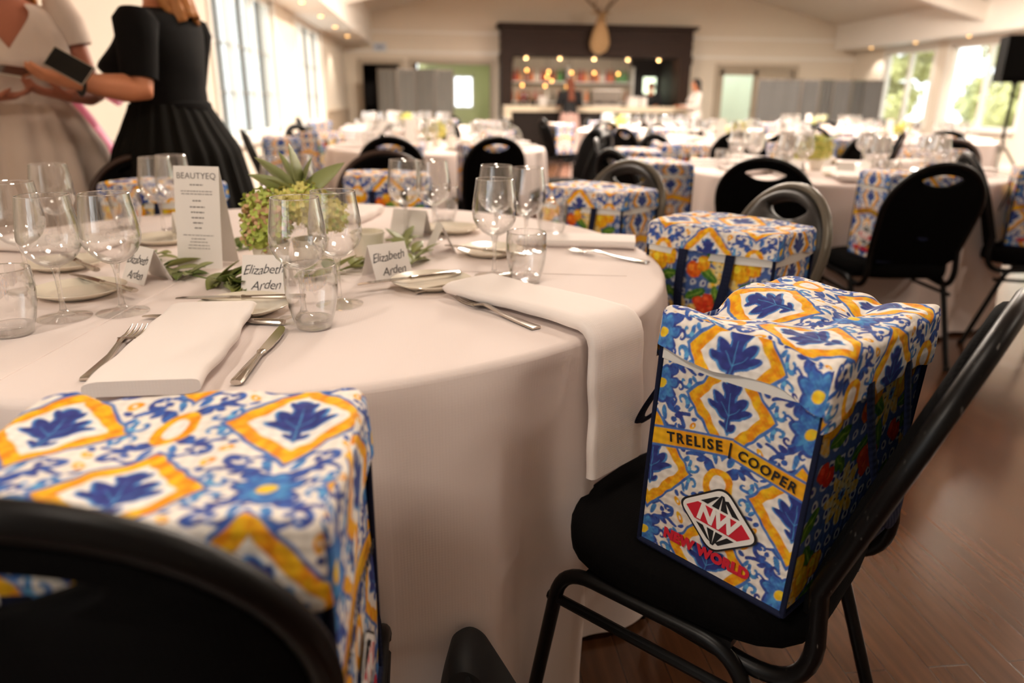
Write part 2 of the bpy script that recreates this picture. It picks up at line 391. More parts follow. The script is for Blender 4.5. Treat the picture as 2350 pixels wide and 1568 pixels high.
# ------------------------------------------------------------------ printed cloth: colours drawn in metres and stored on the mesh
class Canvas:
    """a repeating swatch P x Q metres; soft-edged shapes are laid over each other"""
    def __init__(s, P, Q, res, bg, wob=0.0012, seed=3):
        s.P, s.Q, s.res = P, Q, res
        s.nx, s.ny = int(round(P/res)), int(round(Q/res))
        s.img = np.tile(np.array(lin(bg)), (s.ny, s.nx, 1)).astype(float)
        X, Y = np.meshgrid((np.arange(s.nx)+.5)*P/s.nx, (np.arange(s.ny)+.5)*Q/s.ny)
        r = np.random.default_rng(seed)
        def nz(k, amp):
            o = np.zeros_like(X)
            for _ in range(14):
                a, b = r.integers(-k, k+1, 2); ph = r.uniform(0, 2*PI); o += np.sin(2*PI*(a*X/P+b*Y/Q)+ph)
            return o*amp/3.7
        s.X = X+nz(9, wob); s.Y = Y+nz(9, wob); s.tone = nz(14, 1.0); s.tone2 = nz(40, 1.0)
        s.aa = res*1.1
    def loc(s, c):
        dx = (s.X-c[0]+s.P/2) % s.P-s.P/2; dy = (s.Y-c[1]+s.Q/2) % s.Q-s.Q/2; return dx, dy
    def lay(s, d, col, col2=None, amt=1.0):
        m = np.clip(.5-d/s.aa, 0, 1)[..., None]*amt; c = np.array(lin(col))
        if col2 is not None:
            t = np.clip(.5+.45*s.tone+.25*s.tone2, 0, 1)[..., None]; c = c*(1-t)+np.array(lin(col2))*t
        s.img = s.img*(1-m)+c*m
    def ell(s, c, rx, ry, rot, col, col2=None, off=(0, 0)):
        dx, dy = s.loc(c); dx = dx-off[0]; dy = dy-off[1]; ca, sa = math.cos(rot), math.sin(rot)
        u = dx*ca+dy*sa; v = -dx*sa+dy*ca
        k = np.sqrt((u/rx)**2+(v/ry)**2); s.lay((k-1)*min(rx, ry), col, col2)
    def dia(s, c, a, b, col, col2=None, p=1.0):
        dx, dy = s.loc(c); k = (np.abs(dx)/a)**p+(np.abs(dy)/b)**p; s.lay((k**(1/p)-1)*(a*b/math.hypot(a, b)), col, col2)
    def stroke(s, c, pts, w, col, col2=None, w2=None):
        dx, dy = s.loc(c); d = np.full(dx.shape, 9.0); n = len(pts)-1
        for i in range(n):
            (ax, ay), (bx, by) = pts[i], pts[i+1]; ex, ey = bx-ax, by-ay; L = ex*ex+ey*ey+1e-12
            t = np.clip(((dx-ax)*ex+(dy-ay)*ey)/L, 0, 1); ww = w+((w2 if w2 is not None else w)-w)*(i+t)/n
            d = np.minimum(d, np.hypot(dx-ax-ex*t, dy-ay-ey*t)-ww)
        s.lay(d, col, col2)
    def sample(s, u, v):
        x = (u/s.P*s.nx-.5) % s.nx; y = (v/s.Q*s.ny-.5) % s.ny
        x0 = np.floor(x).astype(int); y0 = np.floor(y).astype(int); fx = (x-x0)[:, None]; fy = (y-y0)[:, None]
        x0 %= s.nx; y0 %= s.ny; x1 = (x0+1) % s.nx; y1 = (y0+1) % s.ny; g = s.img
        return (g[y0, x0]*(1-fx)+g[y0, x1]*fx)*(1-fy)+(g[y1, x0]*(1-fx)+g[y1, x1]*fx)*fy
NAVY_, BLUE_, SKY_, LSKY_, OR_, YE_ = (56, 64, 138), (60, 102, 180), (82, 152, 208), (112, 184, 224), (238, 146, 26), (248, 194, 34)
def spiral(r, turns, a0, sg=1, n=14, start=(0, 0)):
    out = []
    for i in range(n+1):
        t = i/n; rr = r*(1-.82*t); a = a0+sg*turns*2*PI*t; out.append((start[0]+rr*math.cos(a)-r*math.cos(a0), start[1]+rr*math.sin(a)-r*math.sin(a0)))
    return out
PW, PH = 0.218, 0.236
def tile_canvas():
    c = Canvas(PW, PH, 0.00055, (242, 234, 224), 0.0013, 5)
    hw, hh = PW/2, PH/2
    D = [(0, 0), (hw, hh)]; ring = (0, hh); fl = (hw, 0)
    def mir(ps, sx, sy): return [(p[0]*sx, p[1]*sy) for p in ps]
    # scrolling leaves between the diamonds
    for (q, kind) in ((ring, 0), (fl, 1)):
        for sx in (-1, 1):
            for sy in (-1, 1):
                b1 = [(0.004, 0.014), (0.018, 0.030), (0.036, 0.036), (0.052, 0.030)]
                c.stroke(q, mir(b1, sx, sy), 0.0050, BLUE_, NAVY_, 0.0024)
                c.stroke(q, mir(spiral(0.013, .85, -2.0, 1, 14, (0.030, 0.040)), sx, sy), 0.0034, BLUE_, NAVY_, 0.0020)
                c.stroke(q, mir(spiral(0.011, .8, .6, -1, 12, (0.046, 0.020)), sx, sy), 0.0030, SKY_, BLUE_, 0.0018)
                c.ell(q, .0042, .0042, 0, NAVY_, BLUE_, (sx*.027, sy*.047)); c.ell(q, .0036, .0036, 0, SKY_, LSKY_, (sx*.046, sy*.011))
                c.ell(q, .0085, .0052, sx*sy*.7, BLUE_, NAVY_, (sx*.019, sy*.023)); c.ell(q, .0065, .004, -sx*sy*.5, NAVY_, BLUE_, (sx*.031, sy*.029))
                c.ell(q, .010, .0042, sx*sy*1.25, SKY_, BLUE_, (sx*.012, sy*.041))
                c.stroke(q, mir([(.010, .052), (.020, .058), (.030, .056)], sx, sy), .0036, NAVY_, BLUE_, .0016); c.ell(q, .0050, .0034, .6*sx*sy, BLUE_, NAVY_, (sx*.040, sy*.052)); c.ell(q, .0062, .0030, -.9*sx*sy, SKY_, BLUE_, (sx*.052, sy*.022))
                c.ell(q, .0046, .0078, sx*sy*.5, OR_, YE_, (sx*.058, sy*.046)); c.ell(q, .0016, .0026, 0, (244, 236, 226), None, (sx*.058, sy*.046))
                c.ell(q, .0052, .003, sx*.4, BLUE_, NAVY_, (sx*.060, sy*.034))
    for d in D:
        c.dia(d, .0700, .0800, BLUE_, (86, 132, 196), 1.0); c.dia(d, .0645, .0740, OR_, YE_, 1.0); c.dia(d, .0455, .0525, (244, 238, 230), None, 1.0)
        # acanthus
        lob = [(0, .014, .0092, .0245, 0), (-.0125, .004, .0066, .0165, .75), (.0125, .004, .0066, .0165, -.75), (-.0205, -.003, .0046, .0115, 1.15), (.0205, -.003, .0046, .0115, -1.15),
               (-.009, -.010, .0052, .012, 1.05), (.009, -.010, .0052, .012, -1.05), (0, -.018, .0042, .018, 0), (-.007, .024, .0045, .010, .5), (.007, .024, .0045, .010, -.5),
               (-.0055, -.027, .0034, .008, .9), (.0055, -.027, .0034, .008, -.9)]
        for (x, y, rx, ry, ro) in lob: c.ell(d, rx*1.22, ry*1.12, ro, SKY_, BLUE_, (x*1.05, y))
        for (x, y, rx, ry, ro) in lob: c.ell(d, rx*.92, ry*.95, ro, NAVY_, (48, 58, 128), (x, y+.0012))
        c.stroke(d, [(0, -.03), (0, .02)], .0007, SKY_, None, .0004)
        for sx in (-1, 1): c.stroke(d, [(0, -.010), (sx*.014, .004)], .0006, SKY_, None, .0003)
    # ring
    c.ell(ring, .0225, .0265, 0, OR_, YE_); c.ell(ring, .0125, .0155, 0, (246, 238, 230))
    # flower
    for k in range(7):
        a = k*2*PI/7+.3; c.ell(fl, .0115, .0085+.002*(k % 2), a, BLUE_, NAVY_, (.0175*math.cos(a), .0190*math.sin(a)))
        c.stroke(fl, spiral(.0075, .8, a+2.2, 1 if k % 2 else -1, 10, (.026*math.cos(a), .027*math.sin(a))), .0022, NAVY_, BLUE_, .0012)
    for k in range(7):
        a = k*2*PI/7+.3; c.ell(fl, .0098, .0066, a, SKY_, BLUE_, (.0150*math.cos(a), .0165*math.sin(a)))
    c.ell(fl, .0072, .0082, 0, YE_, (240, 214, 60))
    return c
FW, FH = 0.205, 0.236
def fruit_canvas():
    c = Canvas(FW, FH, 0.0006, (74, 102, 164), 0.0014, 9)
    # blue and white tile ground
    for i in range(8):
        for j in range(9):
            q = ((i+.5*(j % 2))*FW/8, j*FH/9); c.ell(q, .0082, .0082, 0, (214, 218, 222)); c.ell(q, .0040, .0040, 0, NAVY_)
    for q in ((FW*.5, FH*.62), (0, FH*.12)):
        for k in range(8):
            a = k*PI/4; c.stroke(q, [(0, 0), (.050*math.cos(a), .050*math.sin(a))], .0018, (96, 150, 204)); c.ell(q, .0200, .0098, a, (240, 226, 170), YE_, (.029*math.cos(a), .029*math.sin(a)))
            c.ell(q, .0035, .0012, a, (40, 44, 80), None, (.020*math.cos(a), .020*math.sin(a)))
        c.ell(q, .0042, .0042, 0, NAVY_)
    def fruit(p, r, c1, c2):
        r *= 1.18
        c.ell(p, r*1.06, r*1.12, .2, (150, 80, 20), c2); c.ell(p, r, r*1.06, .2, c1, c2); c.ell(p, r*.35, r*.42, .4, tuple(min(255, x+22) for x in c1), None, (-r*.3, r*.3))
    def leaf(p, rx, ry, rot):
        rx *= 1.4; ry *= 1.45; c.ell(p, rx, ry, rot, (46, 104, 40), (102, 146, 42)); c.ell(p, rx*.8, ry*.14, rot, (140, 176, 70))
    for (x, y, rx, ry, ro) in ((.10, .55, .020, .008, .9), (.19, .30, .022, .009, 2.2), (.86, .30, .022, .009, .8), (.80, .10, .020, .008, 2.5), (.30, .04, .018, .008, .3), (.92, .88, .020, .008, 1.9), (.66, .88, .02, .008, .5), (.36, .86, .016, .007, 2.4)):
        leaf((FW*x, FH*y), rx, ry, ro)
    fruit((FW*.16, FH*.16), .0185, (250, 206, 40), (240, 168, 20)); fruit((FW*.30, FH*.22), .0155, (248, 196, 30), (236, 140, 20)); fruit((FW*.06, FH*.30), .0135, (252, 212, 60), (244, 180, 30))
    fruit((FW*.62, FH*.12), .0150, (240, 128, 24), (226, 84, 22)); fruit((FW*.74, FH*.20), .0135, (246, 190, 36), (236, 140, 20))
    for (x, y) in ((.78, .72), (.88, .76), (.82, .84), (.72, .80)): fruit((FW*x, FH*y), .0125, (232, 84, 34), (214, 54, 28))
    for (x, y) in ((.24, .82), (.16, .86)): fruit((FW*x, FH*y), .0115, (228, 64, 34), (204, 40, 30))
    return c
TILE, FRUIT = tile_canvas(), fruit_canvas()

BL, BD, BH = 0.310, 0.232, 0.360          # bag: length along the handles, width of the end panels, height
def smooth_noise(p, seed, f, amp):
    r = np.random.default_rng(seed); o = np.zeros_like(p)
    for _ in range(9):
        k = r.normal(0, f, 3); ph = r.uniform(0, 6.28, 3); w = p @ k
        for a in range(3): o[:, a] += np.sin(w+ph[a])
    return o*amp/3
def print_mesh(name, patches, step, deform=None):
    """patches: (origin, du, dv, lu, lv, colour_fn); one cloth mesh with the print stored per vertex"""
    V = []; F = []; Cc = []; base = 0
    for (o, du, dv, lu, lv, cf) in patches:
        nu, nv = max(2, int(lu/step)), max(2, int(lv/step))
        u, v = np.meshgrid(np.linspace(0, lu, nu+1), np.linspace(0, lv, nv+1)); u = u.ravel(); v = v.ravel()
        P = np.array(o)+u[:, None]*np.array(du)+v[:, None]*np.array(dv)
        V.append(P); Cc.append(cf(u, v)); w = nu+1
        ii, jj = np.meshgrid(np.arange(nu), np.arange(nv)); a = (jj*w+ii).ravel()+base
        F.append(np.stack([a, a+1, a+w+1, a+w], 1)); base += len(P)
    V = np.concatenate(V); F = np.concatenate(F); Cc = np.concatenate(Cc)
    if deform is not None: V = deform(V)
    me = bpy.data.meshes.new(name); me.vertices.add(len(V)); me.vertices.foreach_set('co', V.astype(np.float32).ravel())
    me.loops.add(F.size); me.loops.foreach_set('vertex_index', F.astype(np.int32).ravel())
    me.polygons.add(len(F)); me.polygons.foreach_set('loop_start', (np.arange(len(F))*4).astype(np.int32))
    me.update(calc_edges=True); me.validate()
    at = me.color_attributes.new('print', 'FLOAT_COLOR', 'POINT')
    at.data.foreach_set('color', np.c_[Cc, np.ones(len(Cc))].astype(np.float32).ravel())
    me.polygons.foreach_set('use_smooth', [True]*len(me.polygons)); me.materials.append(M['print'])
    return me
def tile_at(u0, v0): return lambda u, v: TILE.sample(u+u0, v+v0)
def end_print(u, v):
    """end panel: tile print with the two-part lettered band across it (u across, v up)"""
    col = TILE.sample(u-BD/2+.002, v-.262+PH)
    cu = u-BD*.54
    yb = np.where(cu < 0, BH*.575+cu*.20, BH*.572-cu*.20)
    d = np.abs(v-yb); b1 = np.clip(.5+(.0155-d)/.0012, 0, 1)[:, None]; b2 = np.clip(.5+(.0120-d)/.0012, 0, 1)[:, None]
    col = col*(1-b1)+np.array(lin((74, 116, 188)))*b1
    t = np.clip(.5+.5*np.sin(u*61+v*23)*np.sin(u*23+1), 0, 1)[:, None]
    band = np.array(lin((246, 190, 34)))*(1-t)+np.array(lin((240, 158, 30)))*t
    return col*(1-b2)+band*b2
def rumple(V, seed, amp):
    n = smooth_noise(V, seed, 16, amp); n += smooth_noise(V, seed+1, 45, amp*.35)
    return V+n
def bag_parts(step, lid_seed=1, lid_shape=None, text=True, end=-1, shear=0.0, bulge=(.04, .04), sk=.056, top=None, skl=None):
    X, Y, H = BL/2, BD/2, BH; HB_ = BH-.016
    body = [((-X, Y, 0), (0, -1, 0), (0, 0, 1), BD, HB_, end_print), ((X, -Y, 0), (0, 1, 0), (0, 0, 1), BD, HB_, end_print),
            ((-X, -Y, 0), (1, 0, 0), (0, 0, 1), BL, HB_, lambda u, v: FRUIT.sample(u, v)), ((X, Y, 0), (-1, 0, 0), (0, 0, 1), BL, HB_, lambda u, v: FRUIT.sample(u+.05, v)),
            ((-X, -Y, 0.002), (1, 0, 0), (0, 1, 0), BL, BD, tile_at(0, 0))]
    def dbody(V):
        W = V.copy(); k = np.clip(V[:, 2]/H, 0, 1)*np.clip((H-V[:, 2])/H, 0, 1)*4
        fx = 1-(V[:, 0]/X)**2; fy = 1-(V[:, 1]/Y)**2
        W[:, 1] += np.sign(V[:, 1])*k*fx*(np.abs(V[:, 1]) > Y-1e-4)*0.006
        n = smooth_noise(V, 21, 14, .0022); edge = np.clip(V[:, 2]/.02, 0, 1)[:, None]
        return W+n*edge
    out = {'body': print_mesh('bag_body', body, step, dbody)}
    # lid: a top with a skirt that hangs over all four sides
    e = 0.0065; LX, LY = X+e, Y+e; zt = H+.006; skl = skl or sk; top_uv = top or (PW/2-LX, PH/2-LY-.052)
    lid = [((-LX, -LY, zt), (1, 0, 0), (0, 1, 0), 2*LX, 2*LY, tile_at(top_uv[0], top_uv[1])),
           ((-LX, -LY, zt-skl), (1, 0, 0), (0, 0, 1), 2*LX, skl, tile_at(top_uv[0], top_uv[1]-skl)),
           ((LX, LY, zt-skl), (-1, 0, 0), (0, 0, 1), 2*LX, skl, tile_at(.03, .05)),
           ((-LX, LY, zt-sk), (0, -1, 0), (0, 0, 1), 2*LY, sk, tile_at(-LY, -.020)),
           ((LX, -LY, zt-sk), (0, 1, 0), (0, 0, 1), 2*LY, sk, tile_at(-LY, -.020))]
    def dlid(V):
        W = V.copy(); r = .014       # soft rounded shoulders
        cx = np.clip((np.abs(V[:, 0])-(LX-r))/r, 0, 1); cyy = np.clip((np.abs(V[:, 1])-(LY-r))/r, 0, 1); cz = np.clip((V[:, 2]-(zt-r))/r, 0, 1)
        q = np.sqrt(cx**2+cyy**2+cz**2); m = np.maximum(np.maximum(cx, cyy), cz); s_ = np.where(q > 1e-6, m/np.maximum(q, 1e-6), 1)
        W[:, 0] = np.where(cx > 0, np.sign(V[:, 0])*((LX-r)+cx*s_*r), V[:, 0]); W[:, 1] = np.where(cyy > 0, np.sign(V[:, 1])*((LY-r)+cyy*s_*r), V[:, 1])
        W[:, 2] = np.where(cz > 0, (zt-r)+cz*s_*r, V[:, 2])
        low = np.clip((zt-V[:, 2])/sk, 0, 1)
        W[:, 0] *= 1+.012*low; W[:, 1] *= 1+.016*low
        n = smooth_noise(V, lid_seed, 22, .0042)+smooth_noise(V, lid_seed+50, 55, .0014)
        n[:, :2] *= .45
        W = W+n
        W[:, 2] -= .008*np.clip(1-(V[:, 0]/LX)**2, 0, 1)*np.clip(1-(V[:, 1]/LY)**2, 0, 1)*(1-low)
        if lid_shape: W = lid_shape(V, W, LX, LY, zt, sk, low)
        return W
    out['lid'] = print_mesh('bag_lid', lid, step, dlid)
    # white lining band showing under the lid
    b = MB(); zb = zt-sk-.014
    def hem(u, v):
        per = [(-X-.0025, Y+.0025), (-X-.0025, -Y-.0025), (X+.0025, -Y-.0025), (X+.0025, Y+.0025)]
        k = int(u*4) % 4; f = u*4-int(u*4); a, c = per[k], per[(k+1) % 4]
        return (a[0]+(c[0]-a[0])*f, a[1]+(c[1]-a[1])*f, zb+v*.022-.006*math.sin(f*PI))
    b.grid(hem, 80, 3, closeu=True); out['hem'] = b.mesh('bag_hem', M['white_hem'])
    # piping along the upright edges and the foot
    b = MB()
    for sx in (-1, 1):
        for sy in (-1, 1): b.tube([(sx*X, sy*Y, z) for z in np.linspace(0.003, H-.03, 12)], .0042, 8)
    b.tube(bend([(-X, -Y, .004), (X, -Y, .004), (X, Y, .004), (-X, Y, .004), (-X, -Y, .004)], .004), .0048, 8)
    out['piping'] = b.mesh('bag_piping', M['navy'])
    # webbing handles hanging as loops from under the lid
    for nm, sy in (('handle_a', -1), ('handle_b', 1)):
        pts = []
        for t in np.linspace(0, 1, 40):
            a = t*PI; x = .058*math.cos(a)*(1 if True else 0); z = .31-.20*max(0, math.sin(a))**.75
            pts.append((x, sy*(Y+.008+(bulge[0] if sy < 0 else bulge[1])*max(0, math.sin(a))**.8), z))
        b = MB(); b.tube(pts, (.011), 8, up=(0, sy, 0), flat=.22); out[nm] = b.mesh('bag_handle', M['navy'])
    def lean():
        if shear:
            for me in out.values():
                co = np.empty(len(me.vertices)*3, np.float32); me.vertices.foreach_get('co', co); co = co.reshape(-1, 3); co[:, 1] -= shear*co[:, 2]; me.vertices.foreach_set('co', co.ravel()); me.update()
        return out
    if not text: return lean()
    # lettering, and the diamond globe emblem, on both end panels
    def on_end(vs, sx, off):
        # (u right, v up, w out) on the end panel facing -x (sx=-1) or +x; panel centre line u=0
        return [((sx*(X+off+p[2])), (-p[0] if sx < 0 else p[0]), p[1]) for p in vs]
    for nm, items in (('band_lettering', [('TRELISE', .0205, -.0455, BH*.575-.0110, .20, 1.28), ('COOPER', .0190, .0620, BH*.572-.0108, -.20, 1.18), ('|', .024, .0090, BH*.570, 0, 1.0)]),):
        b = MB()
        for (tx, sz, u0, v0, sl, sp) in items:
            vs, fs = text_mesh(tx, sz, bold=.0004, spacing=sp, extrude=.0003); a = math.atan(sl)
            R = Matrix.Rotation(a, 3, 'Z')
            for sx in (end,):
                w = [R @ Vector(p) for p in vs]; b.add(on_end([(p.x+u0, p.y+v0, p.z) for p in w], sx, .0035), fs)
        out[nm] = b.mesh('bag_lettering', M['black_ink'], smooth=False)
    b = MB(); vs, fs = text_mesh('NEW WORLD', .0212, bold=.0015, extrude=.0003, spacing=1.04)
    for sx in (end,): b.add(on_end([(p[0]-.004, p[1]+BH*.105, p[2]) for p in vs], sx, .0036), fs)
    out['name_lettering'] = b.mesh('bag_lettering', M['red_ink'], smooth=False)
    # emblem: rounded diamond, black rim, white body, red middle band, NW, black gores
    ew, eh, ec = .066, .0545, (.008, BH*.268)
    def diamond(a, h, n=10):
        pts = []
        C4 = [(a, 0), (0, h), (-a, 0), (0, -h)]
        for i in range(4):
            p0 = Vector(C4[i]); pa = Vector(C4[i-1]); pb = Vector(C4[(i+1) % 4]); k = .2
            s0 = p0.lerp(pa, k); s1 = p0.lerp(pb, k)
            for j in range(n+1):
                t = j/n; pts.append(s0*(1-t)**2+p0*2*t*(1-t)+s1*t*t)
        return pts
    rim, wht, red, nw = MB(), MB(), MB(), MB()
    R = Matrix.Rotation(math.radians(-4), 2)
    def put(mb, poly, w0, w1):
        for sx in (end,):
            n = len(poly); q = [R @ Vector(p) for p in poly]
            vs = on_end([(p.x+ec[0], p.y+ec[1], w0) for p in q]+[(p.x+ec[0], p.y+ec[1], w1) for p in q], sx, .0036)
            mb.add(vs, [tuple(range(n, 2*n))]+[(i, (i+1) % n, n+(i+1) % n, n+i) for i in range(n)])
    put(rim, diamond(ew, eh), 0, .0004); put(wht, diamond(ew*.935, eh*.93), 0, .0008)
    hb = .0165
    put(red, [(-.050, 0), (-.034, hb*.82), (.034, hb*.82), (.050, 0), (.034, -hb*.82), (-.034, -hb*.82)], 0, .0012)
    for sy in (-1, 1):
        for (x0, x1, xt0, xt1) in ((-.030, -.019, -.0085, -.0035), (-.0125, -.0015, -.0022, .0), (.0015, .0125, .0, .0022), (.019, .030, .0035, .0085)):
            p = [(x0, sy*.0175), (x1, sy*.0175), (xt1, sy*.0395), (xt0, sy*.0395)]
            if abs(x0+x1) > .04: p = [(x0, sy*.0175), (x1, sy*.0175), (xt1*1.1, sy*.036), (xt0*1.1, sy*.034)]
            put(rim, p if sy > 0 else p[::-1], .0006, .0013)
    vs, fs = text_mesh('NW', .0335, bold=.0016, extrude=.0002, shear=.12, spacing=.95)
    for sx in (end,):
        q = [R @ Vector((p[0], p[1])) for p in vs]; nw.add(on_end([(p.x+ec[0]-.001, p.y+ec[1]+.0005, .0017+v[2]) for p, v in zip(q, vs)], sx, .0036), fs)
    out['emblem'] = wht.mesh('bag_emblem', M['white_ink'], smooth=False)
    out['emblem_rim'] = rim.mesh('bag_emblem_rim', M['black_ink'], smooth=False); out['emblem_band'] = red.mesh('bag_emblem_band', M['red_ink'], smooth=False)
    out['emblem_letters'] = nw.mesh('bag_emblem_letters', M['white_ink'], smooth=False)
    return lean()
def lid_front(V, W, LX, LY, zt, sk, low):
    """the lid of the bag on the right-hand chair: peaked at one corner, pressed in along one edge, skirt lifted at the other end"""
    u = V[:, 0]/LX; v = V[:, 1]/LY
    W[:, 2] -= .030*np.exp(-(np.clip(u+.22, -9, 9)/np.where(u < -.22, .34, .16))**2)*np.clip((v+.3)/1.3, 0, 1)*(1-.7*low)
    W[:, 2] += .012*np.exp(-((u+1)/.3)**2-((v-1)/.5)**2)
    W[:, 2] -= .010*np.exp(-((u+1)/.35)**2-((v+1)/.4)**2)
    W[:, 2] += .010*np.exp(-((u-.45)/.4)**2-((v-.4)/.5)**2)*(1-low)
    W[:, 2] -= .008*np.exp(-((v+.35)/.10)**2)*(1-low)*np.clip(u+.9, 0, 1)
    W[:, 0] -= low*.006*np.exp(-((u+1)/.1)**2)*(1+np.sin(v*4))
    return W
def lid_flat(V, W, LX, LY, zt, sk, low):
    u = V[:, 0]/LX; v = V[:, 1]/LY
    W[:, 2] += .005*np.exp(-((u+.8)/.15)**2-((v-1)/.25)**2)-.010*np.exp(-((u+.62)/.12)**2-((v-1)/.2)**2)
    return W
BAG_SETS = {'right': bag_parts(.0012, 3, lid_front, shear=.045, bulge=(.045, .12), sk=.052, skl=.076), 'front': bag_parts(.0014, 14, lid_flat, end=1, sk=.070, top=(-BL/2-.004, .068-BD/2-.004)), 'mid': bag_parts(.0030, 31), 'far': bag_parts(.0045, 44, None, False)}
def make_bag(kind, label, loc, rz, group='printed cooler bags set on the chairs', tilt=None):
    t = thing('cooler_bag', label, 'bag', loc, rz, group); S = BAG_SETS[kind]
    if tilt: t.rotation_euler = (tilt[0], tilt[1], rz)
    def ch(nm, me, par=t):
        o = bpy.data.objects.new(nm, me); COL.objects.link(o); adopt(o, par); return o
    ch('body', S['body']); ch('lid', S['lid'])['label'] = 'folded-over lid in blue and orange tile print'
    ch('lining_band', S['hem'])['label'] = 'white lining strip under the lid'; ch('piping', S['piping'])['label'] = 'navy piping'
    ch('handle', S['handle_a'])['label'] = 'navy webbing handle'; ch('handle', S['handle_b'])['label'] = 'navy webbing handle'
    if 'emblem' in S:
        ch('band_lettering', S['band_lettering'])['label'] = 'black lettering on the yellow band'; ch('name_lettering', S['name_lettering'])['label'] = 'red lettering'
        e = ch('emblem', S['emblem']); e['label'] = 'red and white diamond emblem'
        ch('emblem_rim', S['emblem_rim'], e); ch('emblem_band', S['emblem_band'], e); ch('emblem_letters', S['emblem_letters'], e)
    return t
# ------------------------------------------------------------------ banquet chair (faces +y, origin on the floor under the seat centre)
def back_pt(s, z):
    """point on the leaning back plane: s across, z height"""
    return Vector((s, -.195-(z-.46)*.34, z))
def arch(half, base, top, shoulder, n=28):
    pts = [back_pt(-half*.93, base), back_pt(-half*.97, (base+shoulder)*.5)]
    for i in range(n+1):
        a = PI-PI*i/n; pts.append(back_pt(half*math.cos(a), shoulder+(top-shoulder)*math.sin(a)**.92))
    pts += [back_pt(half*.97, (base+shoulder)*.5), back_pt(half*.93, base)]
    return pts
def chair_parts(res=1):
    P = {}
    n = 12 if res else 8
    # seat: rounded cushion, slightly domed, front corners well rounded
    b = MB(); rows = [(.398, .93, 0), (.404, .985, 0), (.425, 1.0, 0), (.448, .995, 0), (.460, .97, 0), (.466, .90, 0), (.468, .6, 0), (.469, 0.02, 0)]
    N = 48 if res else 28
    def seat_out(a):
        c, s_ = math.cos(a), math.sin(a); ex = 3.2 if s_ > 0 else 4.5
        r = (abs(c)**ex+abs(s_)**ex)**(-1/ex); return r*c*.212*(1+.03*s_), r*s_*.212
    vs = []; fs = []
    for (z, k, _) in rows:
        for i in range(N):
            x, y = seat_out(2*PI*i/N); vs.append((x*k, y*k, z))
    for r_ in range(len(rows)-1):
        for i in range(N): fs.append((r_*N+i, r_*N+(i+1) % N, (r_+1)*N+(i+1) % N, (r_+1)*N+i))
    fs += [tuple(range(N-1, -1, -1)), tuple((len(rows)-1)*N+i for i in range(N))]
    b.add(vs, fs); P['seat'] = b.mesh('seat', M['black_fabric'], angle=60)
    # back pad with the lens-shaped hand hole
    hc = (0, .818); NN = 64 if res else 40
    outer = [(p.x, p.z) for p in arch(.192, .455, .874, .685)]
    def ray_hit(poly, a):
        d = (math.cos(a), math.sin(a)); best = None
        for i in range(len(poly)):
            (x0, y0), (x1, y1) = poly[i], poly[(i+1) % len(poly)]; x0 -= hc[0]; x1 -= hc[0]; y0 -= hc[1]; y1 -= hc[1]
            den = d[0]*(y1-y0)-d[1]*(x1-x0)
            if abs(den) < 1e-12: continue
            t = (x0*(y1-y0)-y0*(x1-x0))/den; k = (x0*d[1]-y0*d[0])/den
            if t > 0 and -1e-6 <= k <= 1+1e-6 and (best is None or t < best): best = t
        return best
    hole = []
    for i in range(33):
        x = -.088+.176*i/32; hole.append((x, .826+.020*(1-(x/.088)**2)))
    for i in range(1, 32):
        x = .088-.176*i/32; hole.append((x, .826-.030*(1-(x/.088)**2)**.8))
    lay = []
    A = [2*PI*i/NN for i in range(NN)]
    ro = [ray_hit(outer, a) for a in A]; ri = [ray_hit(hole, a) for a in A]
    nor = Vector((0, 1, .34)).normalized()
    rings = [(0, .006), (0.03, .013), (.2, .020), (.5, .022), (.8, .018), (.96, .010), (1, .002), (1, -.006), (.96, -.010), (.5, -.013), (.05, -.010), (0, -.004)]
    vs = []; fs = []
    for (k, off) in rings:
        for i, a in enumerate(A):
            r = ri[i]+(ro[i]-ri[i])*k; p = back_pt(hc[0]+r*math.cos(a), hc[1]+r*math.sin(a)); vs.append(p+nor*off)
    m = len(rings)
    for j in range(m):
        for i in range(NN): fs.append((j*NN+i, j*NN+(i+1) % NN, ((j+1) % m)*NN+(i+1) % NN, ((j+1) % m)*NN+i))
    b = MB(); b.add(vs, fs); P['backrest'] = b.mesh('backrest', M['black_fabric'], angle=50)
    # frame tube that runs under the seat and round the back
    ar = arch(.200, .52, .884, .69)
    side = lambda sx: [Vector((sx*.190, .06, .385)), Vector((sx*.190, -.10, .372))]
    L = [ar[0]]
    path = bend([Vector((-.190, .08, .385)), Vector((-.190, -.222, .358)), back_pt(-.188, .54)], .10, 8)[:-1]+ar+bend([back_pt(.188, .54), Vector((.190, -.222, .358)), Vector((.190, .08, .385))], .10, 8)[1:]
    b = MB(); b.tube(path, .0125, n, up=(1, 0, 0)); P['back_frame'] = b.mesh('back_frame', M['black_steel'])
    # legs: each half of the bent side tube is a leg
    for nm, sx, fr in (('lf', -1, 1), ('rf', 1, 1), ('lr', -1, -1), ('rr', 1, -1)):
        x = sx*.205
        p = bend([Vector((x, 0, .388)), Vector((x, .165, .388)), Vector((x*1.02, .232, .0))], .06, 8) if fr > 0 else bend([Vector((x, 0, .388)), Vector((x, -.13, .388)), Vector((x*1.05, -.265, 0))], .06, 8)
        b = MB(); b.tube(p, .0118, n, up=(1, 0, 0)); b.lathe([(.0125, 0), (.0150, .002), (.0150, .016), (.0125, .02)], 10, (p[-1].x, p[-1].y, 0)); P['leg_'+nm] = b.mesh('leg', M['black_steel'])
    for nm, sx in (('l', -1), ('r', 1)):
        b = MB(); b.tube([(sx*.206, .188, .325), (sx*.209, -.186, .325)], .0085, 8); P['stretcher_'+nm] = b.mesh('stretcher', M['black_steel'])
    b = MB(); b.box(-.205, .205, -.12, .12, .388, .400)
